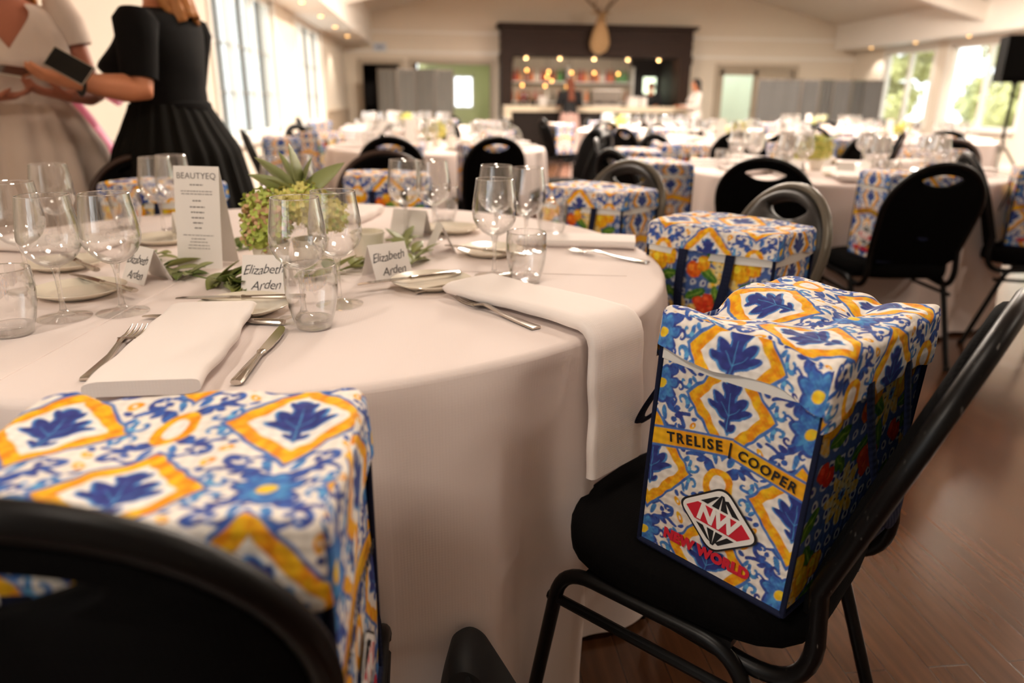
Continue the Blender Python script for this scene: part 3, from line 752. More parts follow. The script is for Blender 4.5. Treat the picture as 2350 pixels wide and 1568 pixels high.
    P['seat_support'] = b.mesh('seat_support', M['black_steel'])
    return P
CH = chair_parts(1)
CHV = dict(CH)
def make_chair(label, loc, rz, group='black banquet chairs', worn=False, grey=False, brown=False):
    """rz: direction the sitter faces, measured from +y"""
    t = thing('banquet_chair', label, 'chair', (loc[0], loc[1], 0), rz, group)
    def ch(nm, me, par=t, m=None):
        o = bpy.data.objects.new(nm, me); COL.objects.link(o); adopt(o, par)
        if m: o.material_slots[0].link = 'OBJECT'; o.material_slots[0].material = m
        return o
    ch('seat', CH['seat']); bk = ch('backrest', CH['backrest'], m=M['black_vinyl'] if grey else None); f = ch('back_frame', CH['back_frame'], m=M['grey_steel'] if grey else (M['brown_steel'] if brown else (M['worn_steel'] if worn else None)))
    if grey: f['label'] = 'grey bronze tubular back hoop'
    for k in ('lf', 'rf', 'lr', 'rr'): ch('leg', CH['leg_'+k])
    ch('stretcher', CH['stretcher_l']); ch('stretcher', CH['stretcher_r']); ch('seat_support', CH['seat_support'])
    return t
M['worn_steel'] = mat('scratched_black_steel', (8, 7, 7), 0.38, 0.0, noise=0, spec=0.22)
nt_ = M['worn_steel'].node_tree; tc_ = [n for n in nt_.nodes if n.type == 'TEX_COORD'][0]; bs_ = nt_.nodes['Principled BSDF']
mp_ = nt_.nodes.new('ShaderNodeMapping'); mp_.inputs['Scale'].default_value = (60, 420, 60); mp_.inputs['Rotation'].default_value = (.6, .3, .5); nz_ = nt_.nodes.new('ShaderNodeTexNoise'); nz_.inputs['Scale'].default_value = 1.0; nz_.inputs['Detail'].default_value = 2
cr_ = nt_.nodes.new('ShaderNodeValToRGB'); cr_.color_ramp.elements[0].position = .70; cr_.color_ramp.elements[0].color = (.0025, .0022, .0022, 1); cr_.color_ramp.elements[1].position = .76; cr_.color_ramp.elements[1].color = (.11, .10, .09, 1)
nt_.links.new(tc_.outputs['Object'], mp_.inputs['Vector']); nt_.links.new(mp_.outputs[0], nz_.inputs['Vector']); nt_.links.new(nz_.outputs['Fac'], cr_.inputs['Fac']); nt_.links.new(cr_.outputs['Color'], bs_.inputs['Base Color'])
M['brown_steel'] = mat('brown_enamelled_steel', (62, 40, 28), 0.35, 0.1, noise=0.1)
def face_to(p, q): return math.atan2(q[1]-p[1], q[0]-p[0])-PI/2

# ------------------------------------------------------------------ glasses
def wine_parts(n, gm):
    out = {}
    bowl = [(.0065, .0845), (.014, .087), (.026, .094), (.037, .105), (.0440, .119), (.0462, .132), (.0450, .148), (.0425, .168), (.0395, .187), (.0378, .2005)]
    inner = [(.0366, .2005), (.0384, .187), (.0414, .168), (.0438, .148), (.0450, .132), (.0428, .119), (.0358, .106), (.025, .0955), (.013, .0895), (.004, .0880)]
    b = MB(); b.lathe(bowl, n); b2 = MB(); b.f = [f for f in b.f if len(f) == 4]
    b2.lathe(inner, n); b2.f = [f for f in b2.f if len(f) == 4]; b.add(b2.v, b2.f)
    out['bowl'] = b.mesh('bowl', gm, angle=70)
    b = MB(); b.tube([(.03722*math.cos(2*PI*k/n), .03722*math.sin(2*PI*k/n), .2005) for k in range(n)], .0009, 6, closed=True, up=(0, 0, 1)); out['rim'] = b.mesh('rim', M['glass_rim'])
    ft = [(.0005, .0004), (.0412, .0), (.0416, .0012), (.038, .0024), (.022, .0048), (.010, .0086), (.0055, .0140)]
    b = MB(); b.lathe(ft, n); b.f = [f for f in b.f if len(f) == 4]; out['foot'] = b.mesh('foot', M['glass_foot'], angle=60)
    st = [(.0005, .0090), (.0062, .0128), (.0052, .0170), (.0042, .026), (.0038, .045), (.0042, .066), (.0058, .078), (.0078, .0840), (.0078, .0856), (.0005, .0868)]
    b = MB(); b.lathe(st, n); out['stem'] = b.mesh('stem', M['glass_solid'], angle=60)
    return out
def tumbler_parts(n, gm):
    out = {}
    b = MB(); b.lathe([(.0260, .0), (.0275, .0015), (.0300, .010), (.0350, .026), (.0392, .046), (.0412, .066), (.0410, .086), (.0395, .1025)], n); b.f = [f for f in b.f if len(f) == 4]
    b2 = MB(); b2.lathe([(.0381, .1025), (.0396, .086), (.0398, .066), (.0378, .046), (.0336, .027), (.0300, .019)], n); b2.f = [f for f in b2.f if len(f) == 4]; b.add(b2.v, b2.f)
    out['wall'] = b.mesh('wall', gm, angle=70)
    b = MB(); b.lathe([(.0003, .0012), (.0240, .0008), (.0268, .0022), (.0288, .0095), (.0304, .0150), (.0285, .0170), (.018, .0150), (.0003, .0142)], n); out['base'] = b.mesh('base', M['glass_solid'], angle=60)
    b = MB(); b.tube([(.0388*math.cos(2*PI*k/n), .0388*math.sin(2*PI*k/n), .1025) for k in range(n)], .0009, 6, closed=True, up=(0, 0, 1)); out['rim'] = b.mesh('rim', M['glass_rim'])
    return out
WINE_HI, WINE_LO = wine_parts(56, M['glass_thin']), wine_parts(18, M['glass_far'])
TUM_HI, TUM_LO = tumbler_parts(56, M['glass_tumbler']), tumbler_parts(18, M['glass_far'])
def parts_thing(name, label, cat, loc, parts, group=None, rz=0):
    t = thing(name, label, cat, loc, rz, group)
    for nm, me in parts.items():
        o = bpy.data.objects.new(nm, me); COL.objects.link(o); adopt(o, t)
    return t
def wine(label, loc, hi=True, group='wine glasses on the near round table'): return parts_thing('wine_glass', label, 'wine glass', loc, WINE_HI if hi else WINE_LO, group)
def tumbler(label, loc, hi=True, group='water tumblers on the near round table'): return parts_thing('water_tumbler', label, 'glass', loc, TUM_HI if hi else TUM_LO, group)

# ------------------------------------------------------------------ china, cutlery, linen, cards
def plate_mesh(n=48):
    b = MB(); b.lathe([(.0005, .004), (.030, .003), (.046, .003), (.050, .0), (.053, .0), (.056, .003), (.078, .0125), (.0800, .0145), (.0795, .0155), (.077, .0150), (.055, .0070), (.047, .0062), (.0005, .0060)], n)
    return b.mesh('side_plate', M['china'], angle=50)
PLATE_HI, PLATE_LO = plate_mesh(64), plate_mesh(20)
def one(name, label, cat, me, loc, rz=0, group=None, rot=None):
    o = bpy.data.objects.new(name, me); COL.objects.link(o); o.location = loc; o.rotation_euler = rot if rot else (0, 0, rz)
    return tag(o, label, cat, group)
def fork_mesh():
    """tines towards +y, 0.20 long, centred"""
    b = MB()
    prof = [(-.100, .0082, .0022), (-.096, .0090, .0026), (-.06, .0068, .0030), (-.02, .0042, .0042), (.010, .0034, .0085), (.026, .0048, .0105), (.036, .0102, .0090), (.046, .0122, .0062)]
    vs = []; fs = []
    for (y, w, z) in prof: vs += [(-w, y, z-.0014), (w, y, z-.0014), (w*.92, y, z+.0014), (0, y, z+.0020), (-w*.92, y, z+.0014)]
    m = len(prof)
    for i in range(m-1):
        for k in range(5): fs.append((i*5+k, i*5+(k+1) % 5, (i+1)*5+(k+1) % 5, (i+1)*5+k))
    fs += [(4, 3, 2, 1, 0), tuple((m-1)*5+k for k in range(5))]; b.add(vs, fs)
    for k in range(4):
        x = -.0100+.00667*k
        pts = [(x, .042, .0066), (x, .054, .0048), (x, .070, .0040), (x, .088, .0062), (x, .1005, .0092)]
        b.tube(pts, [(.0021, .0013), (.0019, .0012), (.0017, .0011), (.0015, .0010), (.0007, .0006)], 8, up=(0, 0, 1))
    return b.mesh('fork', M['steel'], angle=55)
def knife_mesh():
    """blade towards +y, 0.22 long"""
    b = MB()
    prof = [(-.110, .0066, .0034), (-.106, .0078, .0042), (-.07, .0066, .0044), (-.02, .0046, .0036), (-.008, .0040, .0034), (-.004, .0062, .0042), (0, .0062, .0042)]
    vs = []; fs = []; K = 10
    for (y, w, t) in prof:
        for k in range(K): a = 2*PI*k/K; vs.append((w*math.cos(a), y, .0045+t*math.sin(a)))
    for i in range(len(prof)-1):
        for k in range(K): fs.append((i*K+k, i*K+(k+1) % K, (i+1)*K+(k+1) % K, (i+1)*K+k))
    fs += [tuple(range(K-1, -1, -1)), tuple((len(prof)-1)*K+k for k in range(K))]; b.add(vs, fs)
    bl = [(-.0055, 0), (.0060, 0), (.0085, .02), (.0098, .05), (.0090, .080), (.0058, .100), (.0005, .1095), (-.0045, .1100), (-.0052, .09), (-.0055, .04)]
    b.prism(bl, .0036, .0054)
    return b.mesh('knife', M['steel'], angle=30)
FORK, KNIFE = fork_mesh(), knife_mesh()
def napkin_mesh(L, Wd, T, drop=0.0):
    """folded linen: several layers; the near end may hang over the table edge"""
    b = MB()
    prof = []
    r = T/2
    def pos(s):
        # path along +y (towards the sitter) at height 0, then over the edge
        if s <= L: return Vector((0, s, 0)), Vector((0, 0, 1))
        R = .022; a = min((s-L)/R, PI/2*.97); p = Vector((0, L+R*math.sin(a), -R*(1-math.cos(a)))); nrm = Vector((0, math.sin(a), math.cos(a)))
        rest = s-L-R*PI/2*.97
        if rest > 0: d = Vector((0, math.cos(a), -math.sin(a))); p = p+d*rest
        return p, nrm
    tot = L+drop; nS = 60; nx = 10
    cols = []
    # cross-section: a flattened roll (rounded long edges)
    K = 20
    vs = []; fs = []
    for i in range(nS+1):
        s = tot*i/nS; p, nr = pos(s)
        end = 1.0
        if s < .012: end = math.sqrt(max(0, 1-((.012-s)/.012)**2))*.9+.1
        wv = .0025*math.sin(s*23)+.0015*math.sin(s*61+1)
        for k in range(K):
            a = 2*PI*k/K; c, q = math.cos(a), math.sin(a)
            x = math.copysign(abs(c)**.28, c)*Wd/2; y = math.copysign(abs(q)**.55, q)*r*end
            flare = 1+.10*max(0, s-L)/max(drop, .01)
            vs.append(p+Vector((x*flare+wv, 0, 0))+nr*(y+r+.0012*math.sin(x*60+s*17)))
    for i in range(nS):
        for k in range(K): fs.append((i*K+k, i*K+(k+1) % K, (i+1)*K+(k+1) % K, (i+1)*K+k))
    fs += [tuple(range(K-1, -1, -1)), tuple(nS*K+k for k in range(K))]
    b.add(vs, fs); return b.mesh('napkin', M['napkin'], angle=60)
def tent_card(label, loc, rz, w=.088, h=.068, spread=.030, text=None, group='tent place cards on the near round table'):
    """folded card; the written face looks towards -y"""
    b = MB(); t = .0006
    b.add([(-w/2, -spread, 0), (w/2, -spread, 0), (w/2, 0, h), (-w/2, 0, h), (-w/2, spread, 0), (w/2, spread, 0),
           (-w/2, -spread+t, 0), (w/2, -spread+t, 0), (w/2, 0, h-t*3), (-w/2, 0, h-t*3), (-w/2, spread-t, 0), (w/2, spread-t, 0)],
          [(0, 1, 2, 3), (3, 2, 5, 4), (7, 6, 9, 8), (8, 9, 10, 11), (0, 6, 7, 1), (5, 11, 10, 4), (0, 3, 9, 6), (3, 4, 10, 9), (1, 7, 8, 2), (2, 8, 11, 5)])
    o = b.build('place_card', M['card'], None, smooth=False, loc=loc, rz=rz); tag(o, label, 'place card', group)
    if text:
        m = MB(); sl = math.atan2(spread, h); 
        for i, tx in enumerate(text):
            vs, fs = text_mesh(tx, .0235, bold=-.0002, extrude=.0001, shear=.32, spacing=.92)
            yy = h*(.62-.40*i); xx = -.004+.006*i
            q = []
            for p in vs:
                up = p[1]+yy+.05*p[0]+.0012*math.sin(p[0]*190+i); q.append((p[0]+xx, -spread+up*math.tan(sl)-.0006-p[2], up))
            m.add(q, fs)
        m.build('handwriting', M['ink_pen'], o, smooth=False)['label'] = 'black handwriting'
    return o
# ------------------------------------------------------------------ round tables under floor-length cloths
TZ = 0.75
def cloth_fn(R, seed, dents=(), bottom=.02, flare=.0, amp=.050, calm=None):
    r = np.random.default_rng(seed); ks = [(int(r.integers(8, 12)), r.uniform(0, 6.28), .8), (int(r.integers(14, 19)), r.uniform(0, 6.28), .6), (int(r.integers(23, 31)), r.uniform(0, 6.28), .4)]
    rr = .014; pl = [(int(r.integers(6, 9)), r.uniform(0, 6.28), r.uniform(.5, 1)) for _ in range(3)]
    def fn(u, v):
        a = 2*PI*u
        if v < .35:
            rad = (R-rr)*(v/.35)**.75; return (rad*math.cos(a), rad*math.sin(a), TZ)
        if v < .45:
            t = (v-.35)/.10*PI/2; rad = R-rr+rr*math.sin(t); return (rad*math.cos(a), rad*math.sin(a), TZ-rr*(1-math.cos(t)))
        t = (v-.45)/.55; z = TZ-rr-(TZ-rr-bottom)*t
        k = t**.55
        w = sum(h*(math.sin(n*a+ph)) for (n, ph, h) in ks)
        w = math.copysign(abs(w)**.8, w)
        off = flare*t+amp*k*w
        for (da, dw, dd) in dents:
            d = (a-da+PI) % (2*PI)-PI; g = math.exp(-(d/dw)**2); off = off*(1-g)+(-dd*min(1, t*1.6)+amp*.75*k*w)*g
        for (n, ph, h) in pl:      # pressed-in pleats that start below the rim
            off += .020*h*min(1, max(0, t-.08)*2.2)*(1-abs(math.sin(n*a+ph+.35*t)))**5
        rad = R+off
        return (rad*math.cos(a), rad*math.sin(a), z)
    return fn
def make_table(name_label, cloth_label, c, R=.86, seed=1, nu=160, dents=(), group='round banquet tables', cgroup='white tablecloths'):
    t = thing('banquet_table', name_label, 'table', (c[0], c[1], 0), 0, group)
    b = MB(); b.lathe([(.001, .722), (R-.03, .722), (R-.025, .728), (R-.025, .742), (.001, .742)], 48); b.build('tabletop', M['table_wood'], t)
    for k in range(4):
        a = PI/4+k*PI/2; b = MB(); b.tube([(.55*math.cos(a), .55*math.sin(a), .72), (.50*math.cos(a), .50*math.sin(a), .0)], .014, 10); b.build('leg', M['black_steel'], t)
    b = MB(); b.grid(cloth_fn(R, seed, dents), nu, 56, closeu=True)
    o = b.build('tablecloth', M['cloth'], None, angle=80, loc=(c[0], c[1], 0)); tag(o, cloth_label, 'tablecloth', cgroup)
    return t, o
M['table_wood'] = mat('plywood_table', (150, 112, 74), 0.6, noise=0.15)
T1 = (-.34, 1.70)
D = math.radians
A_CH = [-86, -42, 8, 46, 90, 128, 183, 228]
_, cloth1 = make_table('round banquet table hidden under the white cloth nearest the camera', 'long white cloth on the near round table, set with glasses and cards', T1, seed=12, nu=420,
                       dents=[(D(a) % (2*PI), .27, .035) for a in A_CH])
# pressed crease lines across the near cloth, raised a hair
b = MB()
def crease(p, q):
    P, Q = Vector((p[0], p[1], TZ+.0002)), Vector((q[0], q[1], TZ+.0002)); b.tube([P.lerp(Q, i/12) for i in range(13)], (.0020, .0012), 6, up=(0, 0, 1))
crease((-.566, .93), (-.50, 1.62)); crease((-.50, 1.62), (-.33, 2.45)); crease((-1.1, 1.78), (-.50, 1.62)); crease((-.50, 1.62), (.40, 1.46))
o = b.build('pressed_crease', M['cloth'], cloth1); o.location = (-T1[0], -T1[1], 0); o['label'] = 'pressed fold line in the linen'

# chairs of the near table
def seat_pos(c, a, r): return (c[0]+r*math.cos(D(a)), c[1]+r*math.sin(D(a)))
G1 = 'chairs round the near table'
make_chair('dark chair seen from behind in front of the near table, under the big printed bag', (-.292, .707), D(1), G1)
make_chair('black chair with scratched steel frame carrying the logo bag', (.452, .996), D(44.2), G1, worn=True)
make_chair('grey-hooped chair behind the fruit-print bag, bar-side right of the near table', (.665, 1.86), face_to((.665, 1.86), T1)+D(2), G1, grey=True)
make_chair('grey-hooped chair one place on towards the bar from the fruit-print bag', (.47, 2.575), D(122), G1, grey=True)
make_chair('brown-hooped chair straight behind the green flowers on the far rim of the near table', (-.21, 2.90), D(181), G1, brown=True)
make_chair('brown-hooped chair in front of the woman in black', (-1.0, 2.66), D(200), G1, brown=True)
GB = 'printed cooler bags around the near table'
SZ = .4695
make_bag('right', 'tile-print cooler bag with red diamond logo on the scratched black chair', (.490, .913, SZ), math.atan2(.587, .81)+D(0), GB)
make_bag('front', 'big tile-print cooler bag on the chair seen from behind', (-.236, .575, SZ), D(-2), GB).scale = (1, 1, .965)
make_bag('mid', 'lemon-print cooler bag with navy handles in front of the grey hoop', (.700, 1.645, SZ), D(-47), GB)
make_bag('mid', 'printed cooler bag half hidden by a water tumbler, one place on from the lemon-print bag', (.545, 2.395, SZ), D(-44), GB)
make_bag('mid', 'tile-print cooler bag behind the two glasses on the far rim, orange cross on its lid', (-.185, 2.86, SZ), D(4), GB)
make_bag('mid', 'printed cooler bag behind the menu card, in front of the woman in black', (-.90, 2.545, SZ), D(-17), GB)

# glasses of the near table
WG = [((-.617, 1.215), 'wine glass at the left end of the near table, front of a close pair'), ((-.535, 1.242), 'wine glass standing alone right of the front pair, below the menu card'),
      ((-.223, 1.183), 'wine glass directly behind the centre tumbler, overlapping its twin'), ((-.175, 1.269), 'wine glass right behind its twin, in front of the green flowers'),
      ((.119, 1.472), 'wine glass beside the tumbler left of the hanging napkin'), ((.149, 1.788), 'wine glass just behind the one by the hanging napkin'),
      ((.217, 1.730), 'rightmost wine glass of the near table, before the printed bag lid'), ((-.081, 1.952), 'left one of two wine glasses in front of the orange-cross bag'),
      ((-.006, 1.927), 'right one of two wine glasses in front of the orange-cross bag'), ((-.883, 1.789), 'tall wine glass in front of the white dress, behind the front pair'),
      ((-.764, 1.404), 'wine glass cut by the left picture edge'), ((-.727, 2.009), 'left one of two wine glasses behind the menu card'),
      ((-.712, 2.087), 'right one of two wine glasses behind the menu card'), ((-.430, 2.054), 'left one of two blurred glasses behind the long flower leaves'), ((-.385, 2.125), 'right one of two blurred glasses behind the long flower leaves')]
for (p, l) in WG: wine(l, (p[0], p[1], TZ+.0008))
for (p, l) in [((-.652, 1.128), 'water tumbler at the lower left of the near table'), ((-.199, 1.133), 'water tumbler in the middle of the near table before two wine glasses'),
               ((.179, 1.418), 'water tumbler by the tip of the hanging napkin'), ((.307, 1.901), 'water tumbler in front of the second printed bag, by the table rim'),
               ((.028, 2.214), 'water tumbler near the far rim beside the blank white cards'), ((-.86, 2.12), 'water tumbler behind the menu card near the brown hoop')]:
    tumbler(l, (p[0], p[1], TZ+.0008))
# side plates with butter knives
GP = 'side plates on the near round table'; GK = 'butter knives lying on side plates'
for (p, l, k0, k1, kl) in [((-.341, 1.262), 'cream side plate in front of the middle place card', (-.465, 1.318), (-.250, 1.318), 'butter knife across the plate by the middle place card'),
                       ((-.673, 1.395), 'cream side plate behind the single wine glass', (-.735, 1.515), (-.575, 1.385), 'dark-tipped knife on the plate behind the single wine glass'),
                       ((-.012, 1.425), 'cream side plate left of the hanging napkin', (-.150, 1.405), (.040, 1.500), 'butter knife laid on the plate by the hanging napkin'),
                       ((-.809, 1.637), 'cream side plate behind the front pair of wine glasses', (-.85, 1.72), (-.72, 1.57), 'butter knife on the plate behind the front pair'),
                       ((.130, 1.738), 'cream side plate under the rightmost wine glasses', (.04, 1.79), (.19, 1.68), 'butter knife on the plate by the rightmost wine glasses'),
                       ((-.700, 1.930), 'cream side plate behind the menu card', None, None, None), ((.048, 2.056), 'cream side plate near the blank cards', None, None, None)]:
    one('side_plate', l, 'plate', PLATE_HI, (p[0]*.98, p[1]*.98, TZ+.0006), 0, GP)
    if k0: 
        m = ((k0[0]+k1[0])/2, (k0[1]+k1[1])/2); one('butter_knife', kl, 'knife', KNIFE, (m[0]*.957, m[1]*.957, TZ+.0145), math.atan2(k0[1]-k1[1], k0[0]-k1[0])-PI/2, GK)
def cut(name, label, cat, me, a, b, grp): 
    m = ((a[0]+b[0])/2, (a[1]+b[1])/2); one(name, label, cat, me, (m[0], m[1], TZ+.0010), math.atan2(a[1]-b[1], a[0]-b[0])-PI/2, grp).scale = (1.1, 1.1, 1.1)
cut('fork', 'steel fork left of the folded napkin, handle running under the big bag lid', 'fork', FORK, (-.467, 1.135), (-.453, .915), 'forks on the near round table')
cut('fork', 'steel fork beside the hanging napkin', 'fork', FORK, (.030, 1.292), (.165, 1.085), 'forks on the near round table')
cut('fork', 'steel fork by the table rim in front of the lemon-print bag', 'fork', FORK, (.322, 1.722), (.477, 1.580), 'forks on the near round table')
cut('table_knife', 'steel knife right of the folded napkin, blade reflecting the green leaves', 'knife', KNIFE, (-.247, 1.118), (-.258, .890), 'table knives on the near round table')
cut('table_knife', 'long steel knife beyond the hanging napkin, by the tumbler', 'knife', KNIFE, (.146, 1.395), (.297, 1.208), 'table knives on the near round table')
cut('dessert_knife', 'steel knife lying crosswise under the top of the folded napkin', 'knife', KNIFE, (-.472, 1.196), (-.262, 1.150), 'crosswise knives on the near round table')
cut('dessert_knife', 'steel knife lying crosswise under the tip of the hanging napkin', 'knife', KNIFE, (-.030, 1.338), (.140, 1.455), 'crosswise knives on the near round table')
GN = 'folded white napkins on the near round table'
one('napkin', 'folded white napkin between fork and knife, end under the big bag lid', 'napkin', napkin_mesh(.370, .136, .020), (-.372, 1.212, TZ+.008), D(-177.5), GN)
one('napkin', 'folded white napkin hanging over the near table rim beside the logo bag', 'napkin', napkin_mesh(.325, .130, .022, .255), (.058, 1.352, TZ+.008), D(-180+39.5), GN)
one('napkin', 'folded white napkin by the rim in front of the lemon-print bag', 'napkin', napkin_mesh(.30, .12, .020), (.215, 1.86, TZ+.001), D(-105), GN)
one('napkin', 'rolled white napkin on the far rim before the orange-cross bag', 'napkin', napkin_mesh(.22, .12, .030), (-.28, 2.16, TZ+.001), D(-15), GN)
one('napkin', 'folded white napkin at the window side of the near table', 'napkin', napkin_mesh(.25, .13, .024), (-.78, 1.80, TZ+.001), D(80), GN)
# place cards
tent_card('white place card with handwriting behind the centre tumbler', (-.322, 1.382, TZ+.0006), D(-5), text=('Elizabeth', 'Arden'))
tent_card('white place card with handwriting between the single wine glass and the leaves', (-.580, 1.478, TZ+.0006), D(-43), text=('Elizabeth', 'Arden'))
tent_card('white place card with handwriting behind the knife on the plate', (-.104, 1.494, TZ+.0006), D(34), text=('Elizabeth', 'Arden'))
tent_card('blank white back of a place card near the far rim', (-.070, 1.975, TZ+.0006), D(155), w=.10)
tent_card('white place card seen edge-on beside the leaves, its folded sides spread', (.010, 1.745, TZ+.0006), D(98), spread=.032)
tent_card('blank white place card behind the menu card', (-.64, 1.965, TZ+.0006), D(215))
# menu card
b = MB(); w, h, t = .102, .212, .0008
Mx = Matrix.Translation((-.502, 1.600, TZ+.001)) @ Matrix.Rotation(D(-14), 4, 'Z')
lean = .030
def mp(x, z, off=0): return Mx @ Vector((x, -.022+lean*z/h-off, z))
b.add([mp(-w/2, 0), mp(w/2, 0), mp(w/2, h), mp(-w/2, h), mp(-w/2, 0, -t), mp(w/2, 0, -t), mp(w/2, h, -t), mp(-w/2, h, -t)], [(0, 1, 2, 3), (5, 4, 7, 6), (0, 4, 5, 1), (1, 5, 6, 2), (2, 6, 7, 3), (3, 7, 4, 0)])
for y0 in (1,):
    q = [Mx @ Vector(p) for p in ((-w/2, .0085, h), (w/2, .0085, h), (w/2, .050, 0), (-w/2, .050, 0), (-w/2, .0093, h), (w/2, .0093, h), (w/2, .0508, 0), (-w/2, .0508, 0))]
    b.add(q, [(0, 1, 2, 3), (5, 4, 7, 6), (0, 4, 5, 1), (1, 5, 6, 2), (2, 6, 7, 3), (3, 7, 4, 0)])
menu = b.build('menu_card', M['card'], None, smooth=False); tag(menu, 'tall white menu card standing by the green flowers', 'menu')
b = MB(); vs, fs = text_mesh('BEAUTYEQ', .0178, bold=-.0001, extrude=.0001, spacing=1.02)
b.add([mp(p[0], p[1]+h*.905, .0007+p[2]) for p in vs], fs); b.build('title', M['grey_ink'], menu, smooth=False)['label'] = 'grey heading lettering'
b = MB()
def dash(xc, z, wd, th=.0016):
    x = xc-wd/2
    while x < xc+wd/2:
        k = min(random.uniform(.004, .010), xc+wd/2-x); b.add([mp(x, z, .0006), mp(x+k, z, .0006), mp(x+k, z+th, .0006), mp(x, z+th, .0006)], [(0, 1, 2, 3)]); x += k+.0014
for (z, wd, th) in [(.815, .030, .0024), (.755, .072, .0015), (.728, .070, .0015), (.660, .020, .0026), (.600, .034, .0024), (.548, .030, .0024), (.495, .028, .0024), (.445, .022, .0024), (.395, .016, .0024), (.325, .070, .0012), (.290, .034, .0012), (.258, .040, .0012), (.226, .048, .0012), (.196, .050, .0012)]:
    dash(.0, h*z, wd, th)
b.build('printed_lines', M['grey_ink'], menu, smooth=False)['label'] = 'lines of small grey print'
# ---- flowers, pots, garland
def leaf_mesh(mb, base, d, L, W, bendz=0.0, twist=0.0, lobes=False):
    d = Vector(d).normalized(); side = d.cross(Vector((0, 0, 1)));
    side = side.normalized() if side.length > 1e-3 else Vector((1, 0, 0))
    side = Matrix.Rotation(twist, 3, d) @ side; up = side.cross(d)
    n = 8; vs = []; fs = []
    for i in range(n+1):
        t = i/n; w = W*math.sin(PI*min(1, t*.97+.03))**.8*(1-.35*t); p = Vector(base)+d*(L*t)-Vector((0, 0, 1))*bendz*L*t*t
        vs += [p-side*w+up*w*.25, p, p+side*w+up*w*.25]
    for i in range(n): fs += [(i*3, i*3+1, i*3+4, i*3+3), (i*3+1, i*3+2, i*3+5, i*3+4)]
    mb.add(vs, fs)
def sub_thick(o): 
    return evaluated(o, [('SOLIDIFY', {'thickness': .0006}), ])
def hydrangea(parent, c, r, m, name='flower_head', seed=1, sq=.9):
    rr = np.random.default_rng(seed); mb = MB(); n = int(105*(r/.05)**2); ms = [m, M['petal_pink'] if m != M['petal_yellow'] else M['petal_lime']]
    for i in range(n):
        z = 1-2*(i+.5)/n; a = i*2.39996; s_ = math.sqrt(1-z*z); nrm = Vector((s_*math.cos(a), s_*math.sin(a), z))
        if z < -.8: continue
        p = Vector(c)+Vector((nrm.x*r, nrm.y*r, nrm.z*r*sq))*rr.uniform(.84, 1.04); nrm = (nrm+Vector(rr.normal(0, .25, 3))).normalized(); t1 = nrm.orthogonal().normalized(); t2 = nrm.cross(t1); ph = rr.uniform(0, 6.28); k = rr.uniform(.0085, .0125)
        for q in range(4):
            aa = ph+q*PI/2; e = t1*math.cos(aa)+t2*math.sin(aa); f = -t1*math.sin(aa)+t2*math.cos(aa); up = nrm*k*rr.uniform(.2, .75)
            pts = [p, p+e*k*.40+f*k*.40+up*.30, p+e*k*.80+f*k*.36+up*.85, p+e*k*1.02+up*1.1, p+e*k*.80-f*k*.36+up*.85, p+e*k*.40-f*k*.40+up*.30, p+e*k*.55+up*.28]
            mb.cur = int(rr.random() < .25) if len(ms) > 1 else 0
            mb.add(pts, [(0, 1, 6), (1, 2, 6), (2, 3, 6), (3, 4, 6), (4, 5, 6), (5, 0, 6)])
        mb.ell(p+nrm*.0015, (.0016, .0016, .0016), 6, 4)
    mb.ell(Vector(c), (r*.86, r*.86, r*.86*sq), 12, 8)
    return mb.build(name, ms, parent, smooth=True, angle=70)
GPOT = 'cream ceramic pots in the table centre'
pot = MB(); PR = [(.0005, .0), (.028, .0), (.031, .004), (.036, .030), (.0385, .052), (.0400, .056), (.0400, .060), (.0370, .060), (.0350, .054), (.030, .012), (.0005, .010)]
pot.lathe(PR, 40); POT = pot.mesh('flower_pot', M['pot'], angle=50)
C1, C2, C3 = (-.352, 1.560), (-.275, 1.600), (-.160, 1.690)
one('flower_pot', 'small cream pot holding the lime hydrangea', 'pot', POT, (C1[0], C1[1], TZ+.0006), 0, GPOT)
one('flower_pot', 'small cream pot behind the two overlapping wine glasses', 'pot', POT, (C2[0], C2[1], TZ+.0006), 0, GPOT)
one('flower_pot', 'small cream pot standing free behind the right-hand place card', 'pot', POT, (C3[0], C3[1], TZ+.0006), 0, GPOT)
fl = thing('hydrangea_bunch', 'bunch of lime hydrangea hanging low over the small cream pot', 'flowers', (C1[0], C1[1], TZ+.05))
hydrangea(fl, (.000, -.005, .052), .050, M['petal_lime'], seed=2); hydrangea(fl, (-.012, .030, .078), .044, M['petal_lime'], seed=3)
hydrangea(fl, (-.012, -.022, .026), .036, M['petal_lime'], seed=5)
b = MB(); b.tube([(0, 0, -.035), (0, .01, .03)], .004, 8); b.build('stem', M['leaf'], fl)
f2 = thing('hydrangea_bunch', 'bunch of pale yellow-green hydrangea with long grey-green leaves behind two wine glasses', 'flowers', (C2[0], C2[1], TZ+.05))
hydrangea(f2, (-.015, .01, .082), .060, M['petal_yellow'], seed=7, sq=.75); hydrangea(f2, (.035, .02, .055), .045, M['petal_yellow'], seed=8)
b = MB(); b.tube([(0, 0, -.035), (0, 0, .06)], .004, 8); b.build('stem', M['leaf'], f2)
for i, (d, L, W, bz, tw) in enumerate([((-.15, .1, 1), .125, .028, .1, .3), ((-.7, 0, .75), .13, .022, .1, .9), ((-.95, .1, .45), .12, .020, .05, 1.2), ((.75, .1, .55), .12, .026, .0, .8), ((.25, .3, .9), .10, .023, .1, -.4), ((-.4, .3, .9), .12, .017, .1, 1.4), ((.9, .2, .2), .085, .014, .2, .5), ((-.55, -.3, .5), .10, .013, .2, .4)]):
    b = MB(); leaf_mesh(b, (-.015, .01, .10), d, L, W, bz, tw); sub_thick(b.build('leaf', M['leaf_grey'], f2))
